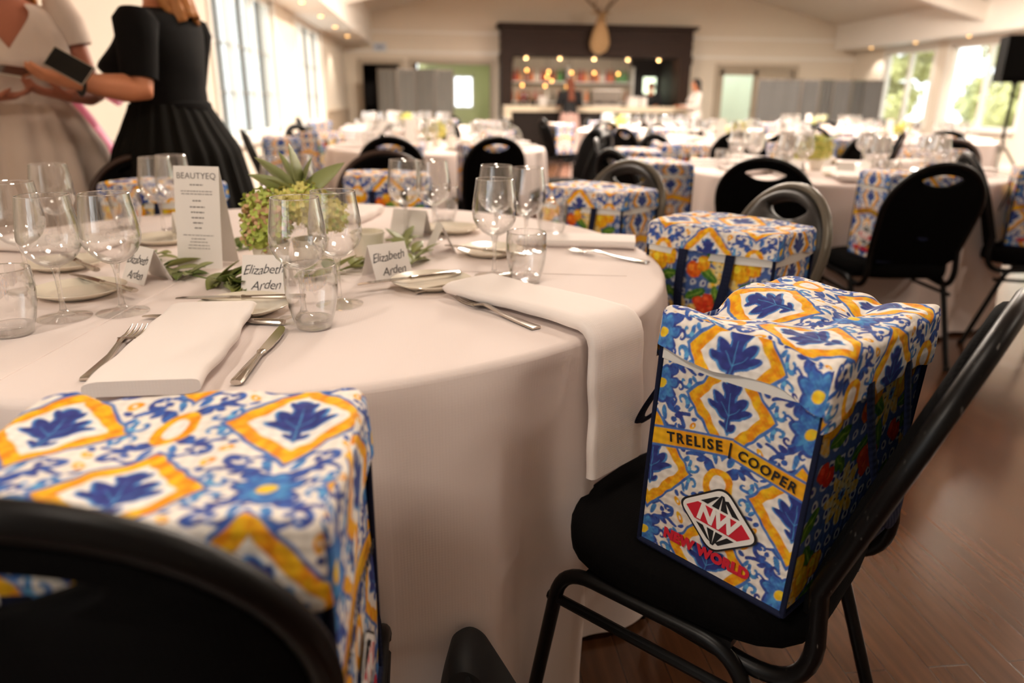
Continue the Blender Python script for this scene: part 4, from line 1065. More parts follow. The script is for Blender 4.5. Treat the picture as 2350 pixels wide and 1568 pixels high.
def garland(label, pts, n, seed, mats_):
    t = thing('leaf_garland', label, 'garland', (pts[0][0], pts[0][1], TZ)); rr = np.random.default_rng(seed)
    o0 = Vector((pts[0][0], pts[0][1], TZ)); P = [Vector((p[0], p[1], TZ+.006))-o0 for p in pts]
    b = MB(); b.tube(P, .0018, 6); b.build('stem', M['leaf_dark'], t)
    for i in range(n):
        k = rr.uniform(0, len(P)-1.001); j = int(k); p = P[j].lerp(P[j+1], k-j); d = (P[j+1]-P[j]).normalized()
        a = rr.uniform(.35, 1.1)*rr.choice([-1, 1]); dd = Matrix.Rotation(a, 3, 'Z') @ d; dd.z = rr.uniform(.05, .75)
        b = MB(); leaf_mesh(b, p, dd, rr.uniform(.044, .080), rr.uniform(.010, .0175), rr.uniform(.0, .35), rr.uniform(-.7, .7)); sub_thick(b.build('leaf', mats_[int(rr.integers(0, len(mats_)))], t))
ML = [M['leaf'], M['leaf'], M['leaf_dark'], M['leaf_grey']]
garland('leafy eucalyptus garland curling past the foot of the menu card', [(-.66, 1.76), (-.62, 1.62), (-.535, 1.525), (-.47, 1.47), (-.40, 1.425), (-.375, 1.40)], 46, 4, ML)
garland('leafy eucalyptus garland between the pots and the right-hand place card', [(-.30, 1.46), (-.24, 1.48), (-.185, 1.55), (-.13, 1.62), (-.09, 1.72)], 26, 6, ML)
garland('leafy eucalyptus sprig behind the right-hand place card', [(-.06, 1.56), (-.05, 1.66), (-.07, 1.78), (-.105, 1.90)], 26, 8, [M['leaf'], M['leaf_grey']])
garland('dark leaf sprig behind the lime hydrangea', [(-.50, 1.72), (-.44, 1.80), (-.42, 1.92)], 10, 10, [M['leaf_dark']])
# something black on the floor at the foot of the cloth
t = thing('handbag', 'black slumped handbag on the floor between the two front chairs', 'bag', (.0, .86, 0), D(-8))
hp = [(-.03, 0), (.125, 0), (.130, .20), (.085, .285), (.052, .345), (.030, .358), (.008, .345), (-.010, .27), (-.03, .12)]
b = MB(); hp = [(p.x, p.y) for p in bend([(x, z, 0) for (x, z) in hp], .03, 4)]
vs = []; fs = []; n = len(hp); cx, cz = .05, .15
for (y, k) in ((-.052, .80), (-.046, .93), (-.025, 1.0), (.025, 1.0), (.046, .93), (.052, .80)): vs += [(cx+(x-cx)*k, y, max(.0, cz+(z-cz)*k) if k < 1 else z) for (x, z) in hp]
for j in range(5): fs += [(j*n+i_, j*n+(i_+1) % n, (j+1)*n+(i_+1) % n, (j+1)*n+i_) for i_ in range(n)]
fs += [tuple(range(n-1, -1, -1)), tuple(5*n+i_ for i_ in range(n))]; b.add(vs, fs); b.build('body', M['rubber'], t)
b = MB(); b.tube([(.036, -.054, .335), (.075, -.056, .27), (.108, -.056, .20), (.112, -.056, .08)], .007, 8, flat=.5); b.build('strap', M['rubber'], t)
# ------------------------------------------------------------------ room shell
def wall_with_holes(name, axis, pos, thick, a0, a1, z0, z1, holes, m):
    """wall in the plane axis=pos, spanning a0..a1 by z0..z1, with rectangular openings (lo, hi, zlo, zhi)"""
    b = MB(); hs = sorted(holes)
    def blk(p, q, za, zb):
        if q-p < 1e-4 or zb-za < 1e-4: return
        if axis == 'x': b.box(pos, pos+thick, p, q, za, zb)
        else: b.box(p, q, pos, pos+thick, za, zb)
    cur = a0
    for (lo, hi, zl, zh) in hs:
        blk(cur, lo, z0, z1); blk(lo, hi, z0, zl); blk(lo, hi, zh, z1); cur = hi
    blk(cur, a1, z0, z1)
    return struct(name, b, m)
CZ = 2.75; RX, RZ = (XL+XR)/2, 4.3
b = MB(); b.box(XL-.2, XR+.2, YB-.2, YF+3.2, -.06, 0); struct('floor', b, M['floor'])
wall_with_holes('wall_left', 'x', XL-.16, .16, YB, YF, 0, CZ+.2, [(a, c, ZS, ZT) for a, c in WINS_L], M['wall'])
wall_with_holes('wall_right', 'x', XR, .16, YB, YF, 0, CZ+.2, [(a, c, ZS, ZT) for a, c in WINS_R], M['wall'])
b = MB(); b.box(XL-.2, XR+.2, YB-.16, YB, 0, 4.6); struct('wall_back', b, M['wall'])
# doors and bar opening in the far wall
DOORS = [(-1.62, -.78, 0, 1.88), (-.46, 1.34, 0, 1.90), (6.92, 8.80, 0, 1.90)]
BARX = (1.55, 6.0)
wall_with_holes('wall_far', 'y', YF, .16, XL-.2, XR+.2, 0, 4.6, DOORS[:2]+[(BARX[0]+.15, BARX[1]-.15, 0, 2.1)]+[DOORS[2]], M['far_boards'])
b = MB()
for sx, x0, x1 in ((-1, XL-.2, RX), (1, RX, XR+.2)):
    z0, z1 = (CZ, RZ) if sx < 0 else (RZ, CZ)
    b.add([(x0, YB, z0), (x1, YB, z1), (x1, YF+.1, z1), (x0, YF+.1, z0), (x0, YB, z0+.08), (x1, YB, z1+.08), (x1, YF+.1, z1+.08), (x0, YF+.1, z0+.08)], [(0, 1, 2, 3), (7, 6, 5, 4), (0, 4, 5, 1), (2, 6, 7, 3)])
struct('ceiling', b, M['ceiling'])
# boxed soffits with downlights along both long walls
b = MB(); b.box(XL, XL+.62, YB, YF, 2.27, 2.95); struct('trim_soffit', b, M['white_paint'])
b = MB(); b.box(XR-.55, XR, YB, YF, 2.36, 2.95); struct('trim_soffit_right', b, M['white_paint'])
def downlight(x, y, z, i, side, e=9):
    t = thing('downlight', 'small round downlight, %s in the soffit above the %s windows' % (ORD[i], side), 'ceiling light', (x, y, z), 0, 'soffit downlights')
    m = MB(); m.lathe([(.036, -.006), (.052, -.006), (.054, 0), (.036, 0)], 20, close=True); m.build('bezel', M['silver'], t)
    m = MB(); m.ell((0, 0, -.004), (.036, .036, .012), 14, 8); m.build('bulb', M['spot_bulb'], t)
    lamp('downlight_glow', 'SPOT', (x, y, z-.03), e*1.3, WARM, .04, (0, 0, 0), spot=D(110))
ORD = ['first', 'second', 'third', 'fourth', 'fifth', 'sixth', 'seventh', 'eighth', 'ninth']
for i, y in enumerate((8.7, 10.28, 11.9, 13.55, 15.4)): downlight(XL+.36, y, 2.27, i, 'left-hand', 26)
for i, y in enumerate((10.5, 12.05, 13.65, 15.24, 16.85)): downlight(XR-.28, y, 2.36, i, 'right-hand', 20)
# timber trusses
for i, y in enumerate((5.5, 13.0)):
    m = MB()
    for sx in (-1, 1):
        x0 = XL+.2 if sx < 0 else XR-.2
        m.add([(x0, y-.07, 2.45), (x0, y+.07, 2.45), (RX, y+.07, RZ-.32), (RX, y-.07, RZ-.32), (x0, y-.07, 2.76), (x0, y+.07, 2.76), (RX, y+.07, RZ-.02), (RX, y-.07, RZ-.02)],
              [(0, 1, 2, 3), (7, 6, 5, 4), (0, 4, 5, 1), (1, 5, 6, 2), (2, 6, 7, 3), (3, 7, 4, 0)])
    struct('trim_rafter_%d' % (i+1), m, M['white_paint'])
# skirting, picture rail and dado
b = MB(); b.box(XL, XL+.02, YB, 2.4, 0, .12); b.box(XL, XL+.02, 2.4, YF, 0, .12); struct('baseboard_left', b, M['white_paint'])
b = MB(); b.box(XR-.02, XR, YB, YF, 0, .12); struct('baseboard_right', b, M['white_paint'])
b = MB(); b.box(XL, XL+.025, 14.35, YF-.01, .02, .86); b.box(XL, XL+.05, 14.35, YF-.01, .86, .90); struct('trim_dado', b, M['dado'])
b = MB(); b.box(XL, XR, YF-.03, YF, 2.12, 2.18); b.box(XL, XR, YF-.035, YF, 2.55, 2.60); struct('trim_far_rail', b, M['white_paint'])
def window(idx, side, a, c, nm):
    x = XL-.08 if side < 0 else XR+.08; s = side
    w = MB()
    f = .06; d = .05
    for (p, q, za, zb) in [(a, a+f, ZS, ZT), (c-f, c, ZS, ZT), (a, c, ZS, ZS+f), (a, c, ZT-f, ZT)]: w.box(x-d, x+d, p, q, za, zb)
    k = nm
    for j in range(1, k):
        m_ = a+(c-a)*j/k; w.box(x-d*.8, x+d*.8, m_-.045, m_+.045, ZS, ZT)
    o = w.build('window_%d' % idx, M['white_paint'], None, smooth=False); o['kind'] = 'structure'
    g = MB(); g.box(x-.004, x+.004, a+f, c-f, ZS+f, ZT-f); g.build('pane', M['pane'], o, smooth=False)
    if side < 0:
        g = MB()
        for j in range(k):
            p0 = a+(c-a)*j/k; p1 = a+(c-a)*(j+1)/k
            g.box(x-.03, x+.03, (p0+p1)/2-.012, (p0+p1)/2+.012, ZS, ZT)
            for zz in (1.15, 1.62): g.box(x-.010, x+.010, p0, p1, zz-.008, zz+.008)
        g.build('glazing_bar', M['lead'], o, smooth=False)
    sl = MB(); xi = XL if side < 0 else XR
    sl.box(xi-(.16 if side < 0 else .10), xi+(.10 if side < 0 else .16), a-.05, c+.05, ZS-.045, ZS); sl.build('sill', M['white_paint'], o, smooth=False)
    ar = MB(); t = .09
    for (p, q, za, zb) in [(a-t, a, ZS, ZT+t), (c, c+t, ZS, ZT+t), (a, c, ZT, ZT+t)]: ar.box(min(xi, xi-s*.02), max(xi, xi-s*.02), p, q, za, zb)
    ar.build('architrave', M['white_paint'], o, smooth=False)
M['lead'] = mat('grey_glazing_bar', (132, 130, 126), 0.5, noise=0.03)
i = 1
for (a, c) in WINS_L: window(i, -1, a, c, 3); i += 1
for (a, c) in WINS_R: window(i, 1, a, c, 3 if c-a > 2.2 else 2); i += 1
# outdoors
b = MB(); b.box(-40, XL-.4, -20, 40, -.5, -.4); b.box(XR+.4, 40, -20, 40, -.5, -.4); o = struct('ground_outside', b, M['ground'])
rr = np.random.default_rng(5)
for k in range(9):
    y = -3+k*3.3; x = XR+5.0+rr.uniform(-.6, .8); b = MB()
    tr = thing('garden_tree', 'sunlit yellow-green tree outside the right-hand windows, %s along the bank' % ORD[k], 'tree', (x, y, -.45), 0, 'trees outside the windows')
    m = MB()
    for q in range(26):
        c = Vector((rr.uniform(-.9, .9), rr.uniform(-1.0, 1.0), rr.uniform(.7, 4.6))); r_ = rr.uniform(.40, .62)
        N = 12
        for lf in range(70):
            z = 1-2*(lf+.5)/70; a = lf*2.4; s_ = math.sqrt(max(0, 1-z*z)); n = Vector((s_*math.cos(a), s_*math.sin(a), z)); p = c+n*r_*rr.uniform(.6, 1.05)
            t1 = n.orthogonal().normalized(); t2 = n.cross(t1); an = rr.uniform(0, 6.28); u = (t1*math.cos(an)+t2*math.sin(an))*.16; v = (t2*math.cos(an)-t1*math.sin(an))*.09+n*.05
            m.add([p-u, p+v, p+u, p-v], [(0, 1, 2, 3)])
        m.ell(c, (r_*.72, r_*.72, r_*.72), 8, 6)
    m.build('crown', M['hedge'], tr, smooth=False)
    m = MB(); m.tube([(0, 0, 0), (.1, .1, 2.0)], [.14, .09], 8); m.build('trunk', M['antler'], tr)
# ------------------------------------------------------------------ added fill lamps in made-up drums, unseen above the frame
for k, (x, y) in enumerate([(.2, .6), (4.2, .6), (.6, 4.2), (6.4, 4.8), (2.0, 8.2), (6.2, 8.2), (1.6, 11.4), (6.2, 11.4), (-1.4, -.5)]):
    zc = CZ+(RZ-CZ)*(1-abs(x-RX)/(RX-XL+.2))
    zl = zc-.55
    t = thing('fill_lamp', 'white drum lamp added for fill light, unseen, %s along the hall ceiling' % ['first', 'second', 'third', 'fourth', 'fifth', 'sixth', 'seventh', 'eighth', 'rearmost'][k], 'ceiling light', (x, y, zl), 0, 'drum lamps added for fill light')
    m = MB(); m.lathe([(.26, .0), (.265, 0), (.265, .16), (.26, .16)], 32, close=True); m.build('shade', M['white_paint'], t)
    m = MB(); m.tube([(0, 0, .16), (0, 0, .55)], .008, 8); m.tube([(-.26, 0, .16), (.26, 0, .16)], .006, 6); m.build('rod', M['silver'], t)
    m = MB(); m.ell((0, 0, .08), (.05, .05, .06), 12, 8); m.build('bulb', M['bulb'], t)
    lamp('fill_lamp_light', 'AREA', (x, y, zl-.01), LAMP_E[k], WARM, .5, (0, 0, 0))
# ------------------------------------------------------------------ far end: doors, partitions, exit sign
def door_frame(idx, x0, x1, zt, m=None):
    b = MB(); t = .11
    for (p, q, za, zb) in [(x0-t, x0, 0, zt+t), (x1, x1+t, 0, zt+t), (x0, x1, zt, zt+t)]: b.box(p, q, YF-.035, YF+.16, za, zb)
    o = b.build('door_%d' % idx, m or M['frame_taupe'], None, smooth=False); o['kind'] = 'structure'; return o
d1 = door_frame(1, DOORS[0][0], DOORS[0][1], 1.88); d2 = door_frame(2, DOORS[1][0], DOORS[1][1], 1.90); d3 = door_frame(3, DOORS[2][0], DOORS[2][1], 1.90)
# dark lobby behind the first opening, pale green room behind the second
b = MB(); b.box(-1.75, -.43, YF+.17, YF+.2, 0, 0.01); b.box(-1.75, -.43, YF+2.0, YF+2.1, 0, 2.4); b.box(-1.85, -1.75, YF+.17, YF+2.1, 0, 2.4); b.box(-.46, -.40, YF+.17, YF+2.1, 0, 2.4); b.box(-1.85, -.4, YF+.17, YF+2.1, 2.3, 2.4); struct('wall_lobby', b, M['dark_interior'])
b = MB(); b.box(-.40, 1.75, YF+3.0, YF+3.1, 0, .9); b.box(-.40, .55, YF+3.0, YF+3.1, .9, 2.4); b.box(1.10, 1.75, YF+3.0, YF+3.1, .9, 2.4); b.box(.55, 1.10, YF+3.0, YF+3.1, 1.75, 2.4)
b.box(1.68, 1.75, YF+.17, YF+3.1, 0, 2.4); b.box(-.40, 1.75, YF+.17, YF+3.1, 2.35, 2.42); struct('wall_green_room', b, M['green_wall'])
lamp('green_room_light', 'AREA', (.7, YF+1.6, 2.3), 14, (1.0, .95, .85), .8, (0, 0, 0))
b = MB()
for (p, q, za, zb) in [(.55, .60, .9, 1.75), (1.05, 1.10, .9, 1.75), (.55, 1.1, .9, .95), (.55, 1.1, 1.70, 1.75), (.81, .84, .9, 1.75)]: b.box(p, q, YF+3.0, YF+3.08, za, zb)
o = struct('window_12', b, M['white_paint'])
# open dark door leaf
b = MB(); b.box(-1.50, -.62, YF-.42, YF-.38, .01, 1.96, Matrix.Translation((0, 0, 0))); 
# right-hand door: taupe leaf with frosted glass and a side panel
b = MB(); x0, x1 = DOORS[2][0]+.02, DOORS[2][0]+.98
for (p, q, za, zb) in [(x0, x0+.10, .01, 1.88), (x1-.10, x1, .01, 1.88), (x0, x1, .01, .36), (x0, x1, 1.76, 1.905)]: b.box(p, q, YF+.02, YF+.07, za, zb)
o = b.build('leaf_frame', M['frame_taupe'], d3, smooth=False)
g = MB(); g.box(x0+.10, x1-.10, YF+.035, YF+.05, 0.36, 1.76); g.build('frosted_pane', M['frosted'], d3, smooth=False)
b = MB(); b.box(x1, DOORS[2][1]-.02, YF+.03, YF+.07, .01, 1.905); b.build('side_panel', M['frame_taupe'], d3, smooth=False)
b = MB(); b.tube([(x1-.05, YF+.01, .95), (x1-.05, YF-.03, .95), (x1-.16, YF-.03, .95)], .010, 8); b.build('door_handle', M['silver'], d3)
b = MB(); b.box(6.6, 9.4, YF+2.0, YF+2.05, 0, 2.4); struct('wall_porch', b, M['white_paint'])
lamp('porch_light', 'AREA', (7.5, YF+1.3, 2.2), 5, (.93, 1.0, .92), .8, (0, 0, 0))
def partition(label, pts, h, m, name='folding_partition'):
    t = thing(name, label, 'partition', (pts[0][0], pts[0][1], 0)); o0 = Vector((pts[0][0], pts[0][1], 0))
    for i in range(len(pts)-1):
        p, q = Vector((*pts[i], 0))-o0, Vector((*pts[i+1], 0))-o0; L = (q-p).length; a = math.atan2(q.y-p.y, q.x-p.x)
        Mx = Matrix.Translation(p) @ Matrix.Rotation(a, 4, 'Z')
        b = MB(); n = 24
        b.grid(lambda u, v: Mx @ Vector((.012+u*(L-.024), -.016+.008*math.sin(u*19+i), .10+v*(h-.13))), n, 2); b.grid(lambda u, v: Mx @ Vector((.012+(1-u)*(L-.024), .016, .10+v*(h-.13))), 2, 2)
        pn = b.build('panel', m, t, smooth=True)
        b = MB()
        for (x0, x1, z0, z1) in [(0, .022, 0, h), (L-.022, L, 0, h), (0, L, h-.03, h), (0, L, .08, .11)]: b.box(x0, x1, -.02, .02, z0, z1, Mx)
        b.build('panel_frame', M['machine'], pn, smooth=False)
partition('pale grey folding partition standing in front of the two left-hand doorways', [(-1.20, 16.85), (-.79, 16.72), (-.38, 16.85), (.03, 16.72), (.44, 16.82)], 1.74, M['screen_grey'])
partition('charcoal folding partition in the corner beside the frosted door', [(6.42, 14.6), (7.25, 14.42)], 1.58, M['screen_dark'])
partition('long charcoal folding partition running to the right-hand windows', [(7.29, 14.5), (7.62, 14.38), (7.95, 14.5), (8.28, 14.38), (8.61, 14.5), (8.94, 14.38)], 1.58, M['screen_dark'])
t = thing('exit_sign', 'small pale blue and white sign over the left doorway', 'sign', (-1.20, YF-.03, 2.24))
b = MB(); b.box(-.15, .15, -.012, .0, -.09, .09); b.build('panel', mat('pale_blue_sign', (206, 214, 222), .4), t, smooth=False)
b = MB(); b.box(-.10, .10, -.015, -.012, -.02, .045); b.add([(-.06, -.015, -.03), (.06, -.015, -.03), (0, -.015, -.07)], [(0, 1, 2)]); b.build('symbol', mat('grey_blue_symbol', (140, 150, 172), .4), t, smooth=False)
# ------------------------------------------------------------------ bar
BX0, BX1 = BARX
bar = thing('bar_surround', 'dark stained wooden bar surround with moulded canopy under the deer head', 'bar', ((BX0+BX1)/2, YF, 0)); W2 = (BX1-BX0)/2
b = MB(); b.box(-W2, W2, -.55, -.02, 2.08, 2.68); b.build('canopy', M['dark_wood'], bar, smooth=False)
b = MB()
for (zz, d) in ((2.68, .66), (2.72, .70), (2.08, .60), (2.30, .575), (2.48, .575)): b.box(-W2-(d-.55)*.6, W2+(d-.55)*.6, -d, -.02, zz, zz+.04)
b.build('cornice', M['dark_wood'], bar, smooth=False)
for sx in (-1, 1):
    b = MB(); x = sx*(W2-.13); b.box(x-.13, x+.13, -.55, -.02, 0, 2.08); b.box(x-.15, x+.15, -.58, -.02, 0, .14); b.box(x-.15, x+.15, -.58, -.02, 1.94, 2.08); b.build('post', M['dark_wood'], bar, smooth=False)
# recess
b = MB(); x0, x1 = BX0+.15, BX1-.15
b.box(x0-.1, x0, YF+.17, YF+1.6, 0, 2.3); b.box(x1, x1+.1, YF+.17, YF+1.6, 0, 2.3); b.box(x0-.1, x1+.1, YF+.17, YF+1.6, 2.2, 2.3); b.box(x1-.75, x1, YF+1.38, YF+1.5, 0, 2.2); struct('wall_bar_recess', b, M['dark_interior'])
b = MB(); b.box(x0, x1-.75, YF+1.5, YF+1.55, .0, 2.25); struct('wall_bar_back', b, M['frame_taupe'])
b = MB(); b.box(x1-.42, x1-.10, YF+1.36, YF+1.38, 1.2, 1.72); o = struct('window_13', b, mat('bar_window_light', (226, 240, 210), .4, noise=0, emit=(230, 244, 210), estr=1.6))
back = thing('back_bar_shelving', 'pale back-bar shelves lined with bottles', 'shelf', ((x0+x1)/2-.37, YF+1.3, 0)); w2 = (x1-.75-x0)/2-.01
for z in (1.10, 1.58):
    b = MB(); b.box(-w2, w2, -.16, .18, z-.03, z); b.build('shelf_board', M['white_paint'], back, smooth=False)
for sx in (-1, 0, 1):
    b = MB(); b.box(sx*w2-.02, sx*w2+.02, -.16, .19, 0, 1.95); b.build('upright', M['white_paint'], back, smooth=False)
b = MB(); b.box(-w2, w2, -.18, .18, .0, .85); b.build('cupboard', M['black_wood'], back, smooth=False)
BOT = {}
for nm, col in (('amber', (150, 74, 26)), ('red', (170, 44, 30)), ('clear', (216, 206, 190)), ('green', (60, 132, 40)), ('dark', (40, 28, 22)), ('orange', (220, 120, 50)), ('pale', (226, 190, 150))):
    b = MB(); b.lathe([(.001, 0), (.036, 0), (.038, .01), (.038, .17), (.030, .20), (.0145, .225), (.0135, .29), (.016, .292), (.016, .305), (.001, .306)], 12); BOT[nm] = b.mesh('bottle', mat(nm+'_bottle', col, .15, noise=.1, coat=.5))
seq = ['amber', 'red', 'amber', 'clear', 'orange', 'amber', 'dark', 'pale', 'orange', 'amber', 'clear', 'red', 'green', 'dark', 'amber', 'pale', 'orange', 'red', 'amber', 'green']
xb = list(np.linspace(x0+.12, x1-.9, 38))
for i, x in enumerate(xb):
    s_ = seq[i*7 % 20] if x < x1-1.2 else 'green'
    one('bottle', '%s bottle on the upper back-bar shelf, number %d counted from the doorway side' % (s_, i+1) if False else '%s spirit bottle on the upper back-bar shelf' % s_, 'bottle', BOT[s_], (x, YF+1.26+.05*((i*3) % 4)/3, 1.5805), 0, '%s bottles on the back-bar shelf' % s_)
for i, x in enumerate(np.linspace(x0+.15, x1-.9, 22)):
    s_ = seq[(i*3+2) % 20]; one('bottle', '%s bottle standing on the lower back-bar shelf' % s_, 'bottle', BOT[s_], (x, YF+1.24, 1.1005), 0, '%s bottles on the lower shelf' % s_)
# counter
cnt = thing('bar_counter', 'cream stone-topped bar counter with dark panelled front', 'counter', ((BX0+BX1)/2, YF-.75, 0)); c2 = W2-.02
b = MB(); b.box(-c2, c2+.0, -.35, .32, .88, 1.01); b.build('stone_top', M['stone'], cnt, smooth=False)
b = MB(); b.box(-c2+.18, c2-.20, -.26, .25, .0, .88); b.build('front_panel', M['black_wood'], cnt, smooth=False)
for x in (-c2, c2-.17):
    b = MB(); b.box(x, x+.17, -.33, .30, 0, .88); b.build('stone_leg', M['stone'], cnt, smooth=False)
# spot lamps under the canopy and added globes within, standing in for mirrored bulbs
for i, fx in enumerate((-.74, -.39, -.03, .33, .66)):
    x = (BX0+BX1)/2+fx*W2; t = thing('bar_spot', '%s of the five warm spots under the bar canopy' % ORD[i], 'lamp', (x, YF-.47, 2.078), 0, 'warm spots under the bar canopy')
    b = MB(); b.lathe([(.04, -.02), (.045, 0), (.03, 0), (.03, -.02)], 14, close=True); b.build('bezel', M['silver'], t)
    b = MB(); b.ell((0, 0, -.03), (.032, .032, .03), 12, 8); b.build('bulb', M['bulb'], t)
    lamp('bar_spot_light', 'POINT', (x, YF-.47, 1.98), 7, WARM, .05)
for i, (fx, z, dy) in enumerate([(-.70, 1.80, .4), (-.45, 1.78, .5), (-.44, 1.68, .9), (-.20, 1.77, .5), (-.19, 1.60, .9), (-.73, 1.47, .6), (-.48, 1.46, .6), (-.24, 1.45, .6), (.08, 1.78, .8), (.33, 1.76, .6), (-.40, 1.58, .7), (.24, 1.14, .3)]):
    x = (BX0+BX1)/2+fx*W2; t = thing('reflection_globe', 'warm globe added inside the bar for a mirrored bulb, %s counted along its cords' % ['first', 'second', 'third', 'fourth', 'fifth', 'sixth', 'seventh', 'eighth', 'ninth', 'tenth', 'eleventh', 'twelfth'][i], 'lamp', (x, YF+dy-.2 if dy > .4 else YF+.1, z), 0, 'globes added for mirrored bulbs inside the bar')
    b = MB(); b.ell((0, 0, 0), (.030, .030, .034), 12, 8); b.build('bulb', M['bulb'], t)
    b = MB(); b.tube([(0, 0, .04), (0, 0, 2.19-z if dy > .4 else 2.0-z+.1)], .004, 6); b.build('cord', M['rubber'], t)
lamp('bar_shelf_fill', 'AREA', ((BX0+BX1)/2-.4, YF+.30, 2.185), 10, WARM, 2.6, (D(35), 0, 0), .2)  # unseen lamp added behind the canopy to brighten the shelves
# things on the counter
yc = YF-.85; zc = 1.0105
def cbox(nm, label, cat, x, y, z, dx, dy, dz, m, lidm=None):
    t = thing(nm, label, cat, (x, y, z)); b = MB(); b.box(-dx/2, dx/2, -dy/2, dy/2, 0, dz); b.build('body', m, t, smooth=False)
    if lidm: b = MB(); b.box(-dx/2-.004, dx/2+.004, -dy/2-.004, dy/2+.004, dz, dz+.012); b.build('cover', lidm, t, smooth=False)
    return t
cbox('serviette_stack', 'stack of white paper on the bar counter near the dark post', 'paper', 2.48, yc, zc, .16, .14, .19, M['card'], M['card'])
cbox('paper_box', 'white box on the right half of the bar counter', 'box', 4.58, yc, zc, .26, .2, .20, M['card'], M['card'])
cbox('paper_box', 'narrow white box beside the larger one on the bar counter', 'box', 4.82, yc, zc, .14, .2, .20, M['card'], M['card'])
em = thing('espresso_machine', 'dark steel espresso machine on the bar counter with a lamp behind', 'coffee machine', (3.98, YF-.62, zc))
b = MB(); b.box(-.34, .34, -.2, .2, .10, .34); b.box(-.34, .34, -.05, .2, 0, .10); b.build('body', M['machine'], em, smooth=False)
b = MB(); b.box(-.34, .34, -.24, .20, .34, .37); b.build('cup_rail', M['silver'], em, smooth=False)
for sx in (-.16, .16):
    b = MB(); b.lathe([(.001, .05), (.034, .05), (.034, .10), (.001, .10)], 12, (sx, -.13, 0)); b.tube([(sx, -.14, .075), (sx, -.30, .065)], .011, 8); b.build('portafilter', M['rubber'], em)
b = MB(); b.box(-.32, .32, -.22, -.04, 0, .03); b.build('drip_tray', M['silver'], em, smooth=False)
pl = thing('bar_plant', 'green leafy plant in a dark pot at the left end of the bar counter', 'plant', (2.25, yc, zc))
b = MB(); b.lathe([(.001, 0), (.05, 0), (.065, .11), (.055, .11), (.05, .02), (.001, .02)], 16); b.build('pot', M['dark_interior'], pl)
b = MB()
for i in range(40): a = i*2.4; leaf_mesh(b, (0, 0, .10), (math.cos(a)*.7, math.sin(a)*.7, .5+.6*((i*7) % 10)/10), .13, .02, .4, .3)
b.build('foliage', M['leaf'], pl)
for i, (x, s_) in enumerate([(1.98, 'dark'), (2.10, 'dark')]): one('bottle', ['dark wine bottle beside the left post on the bar counter', 'dark wine bottle next to the leafy plant on the bar counter'][i], 'bottle', BOT[s_], (x, yc, zc), 0, 'dark bottles on the counter end')
# ------------------------------------------------------------------ deer head over the bar
dh = thing('deer_head', 'mounted tawny deer head with tall antlers above the bar canopy', 'deer head', (3.76, YF-.60, 2.60))
b = MB()
# chest cape hangs down and broad, neck rises to the head which looks up and out
b.tube([(0, -.02, -.46), (0, -.08, -.38), (0, -.14, -.24), (0, -.17, -.03), (0, -.18, .14), (0, -.22, .26), (0, -.30, .32)], [(.05, .04), (.19, .10), (.235, .15), (.19, .155), (.125, .13), (.095, .11), (.07, .08)], 20, up=(0, -1, 0))
b.tube([(0, -.16, .31), (0, -.30, .33), (0, -.44, .27), (0, -.54, .22)], [(.07, .07), (.088, .085), (.058, .06), (.038, .035)], 16)
o = b.build('head', M['fur'], dh); evaluated(o, [('REMESH', {'mode': 'VOXEL', 'voxel_size': .016}), ('SMOOTH', {'iterations': 6, 'factor': .6})])
for sx in (-1, 1):
    b = MB(); leaf_mesh(b, (sx*.06, -.20, .36), (sx*1, .1, .25), .20, .05, .1, .6); sub_thick(b.build('ear', M['fur'], dh))
    b = MB()
    mainb = [(sx*.045, -.22, .38), (sx*.15, -.16, .50), (sx*.32, -.12, .66), (sx*.44, -.14, .88), (sx*.41, -.20, 1.12)]
    b.tube(mainb, [.034, .030, .026, .022, .010], 10)
    for (k, v) in ((1, (sx*.02, -.18, .10)), (2, (sx*.14, -.10, .12)), (3, (sx*.14, -.02, .10)), (0, (sx*.03, -.20, .08))):
        p = Vector(mainb[k]); b.tube([p, p+Vector(v)*.6, p+Vector(v)+Vector((0, 0, .06))], [.020, .016, .007], 8)
    b.build('antler', M['antler'], dh)
    b = MB(); b.ell((sx*.066, -.36, .34), (.013, .013, .013), 10, 6); b.build('eye', M['rubber'], dh)
b = MB(); b.ell((0, -.55, .225), (.03, .022, .02), 10, 6); b.build('nose', M['rubber'], dh)
# ------------------------------------------------------------------ loudspeaker on its tripod
SX, SY = 5.72, 7.0
st = thing('speaker_stand', 'black tripod stand by the right-hand windows', 'stand', (SX, SY, 0))
b = MB(); b.tube([(0, 0, .35), (0, 0, 1.33)], .016, 10); b.build('pole', M['black_steel'], st)
b = MB(); b.lathe([(.03, .66), (.034, .68), (.034, .76), (.03, .78)], 14); b.build('collar', M['silver'], st)
for k in range(3):
    a = PI*.5+k*2*PI/3+.35; b = MB(); b.tube([(.03*math.cos(a), .03*math.sin(a), .72), (.56*math.cos(a), .56*math.sin(a), .012)], .013, 8); b.build('leg', M['grey_steel'], st)
    b = MB(); b.tube([(.012*math.cos(a), .012*math.sin(a), .38), (.30*math.cos(a), .30*math.sin(a), .355)], .007, 6); b.build('brace', M['grey_steel'], st)
sp = thing('loudspeaker', 'black loudspeaker cabinet up on the tripod stand, cut by the picture edge', 'speaker', (SX+.0, SY, 1.335), D(-18))
b = MB(); b.prism([(-.20, -.19), (.20, -.19), (.15, .17), (-.15, .17)], 0, .42); b.build('cabinet', M['speaker'], sp, smooth=False)
b = MB(); b.box(-.18, .18, -.205, -.19, .03, .39); b.build('grille', M['speaker'], sp, smooth=False)
b = MB(); b.lathe([(.03, -.02), (.03, .0)], 12); b.build('pole_socket', M['black_steel'], sp)
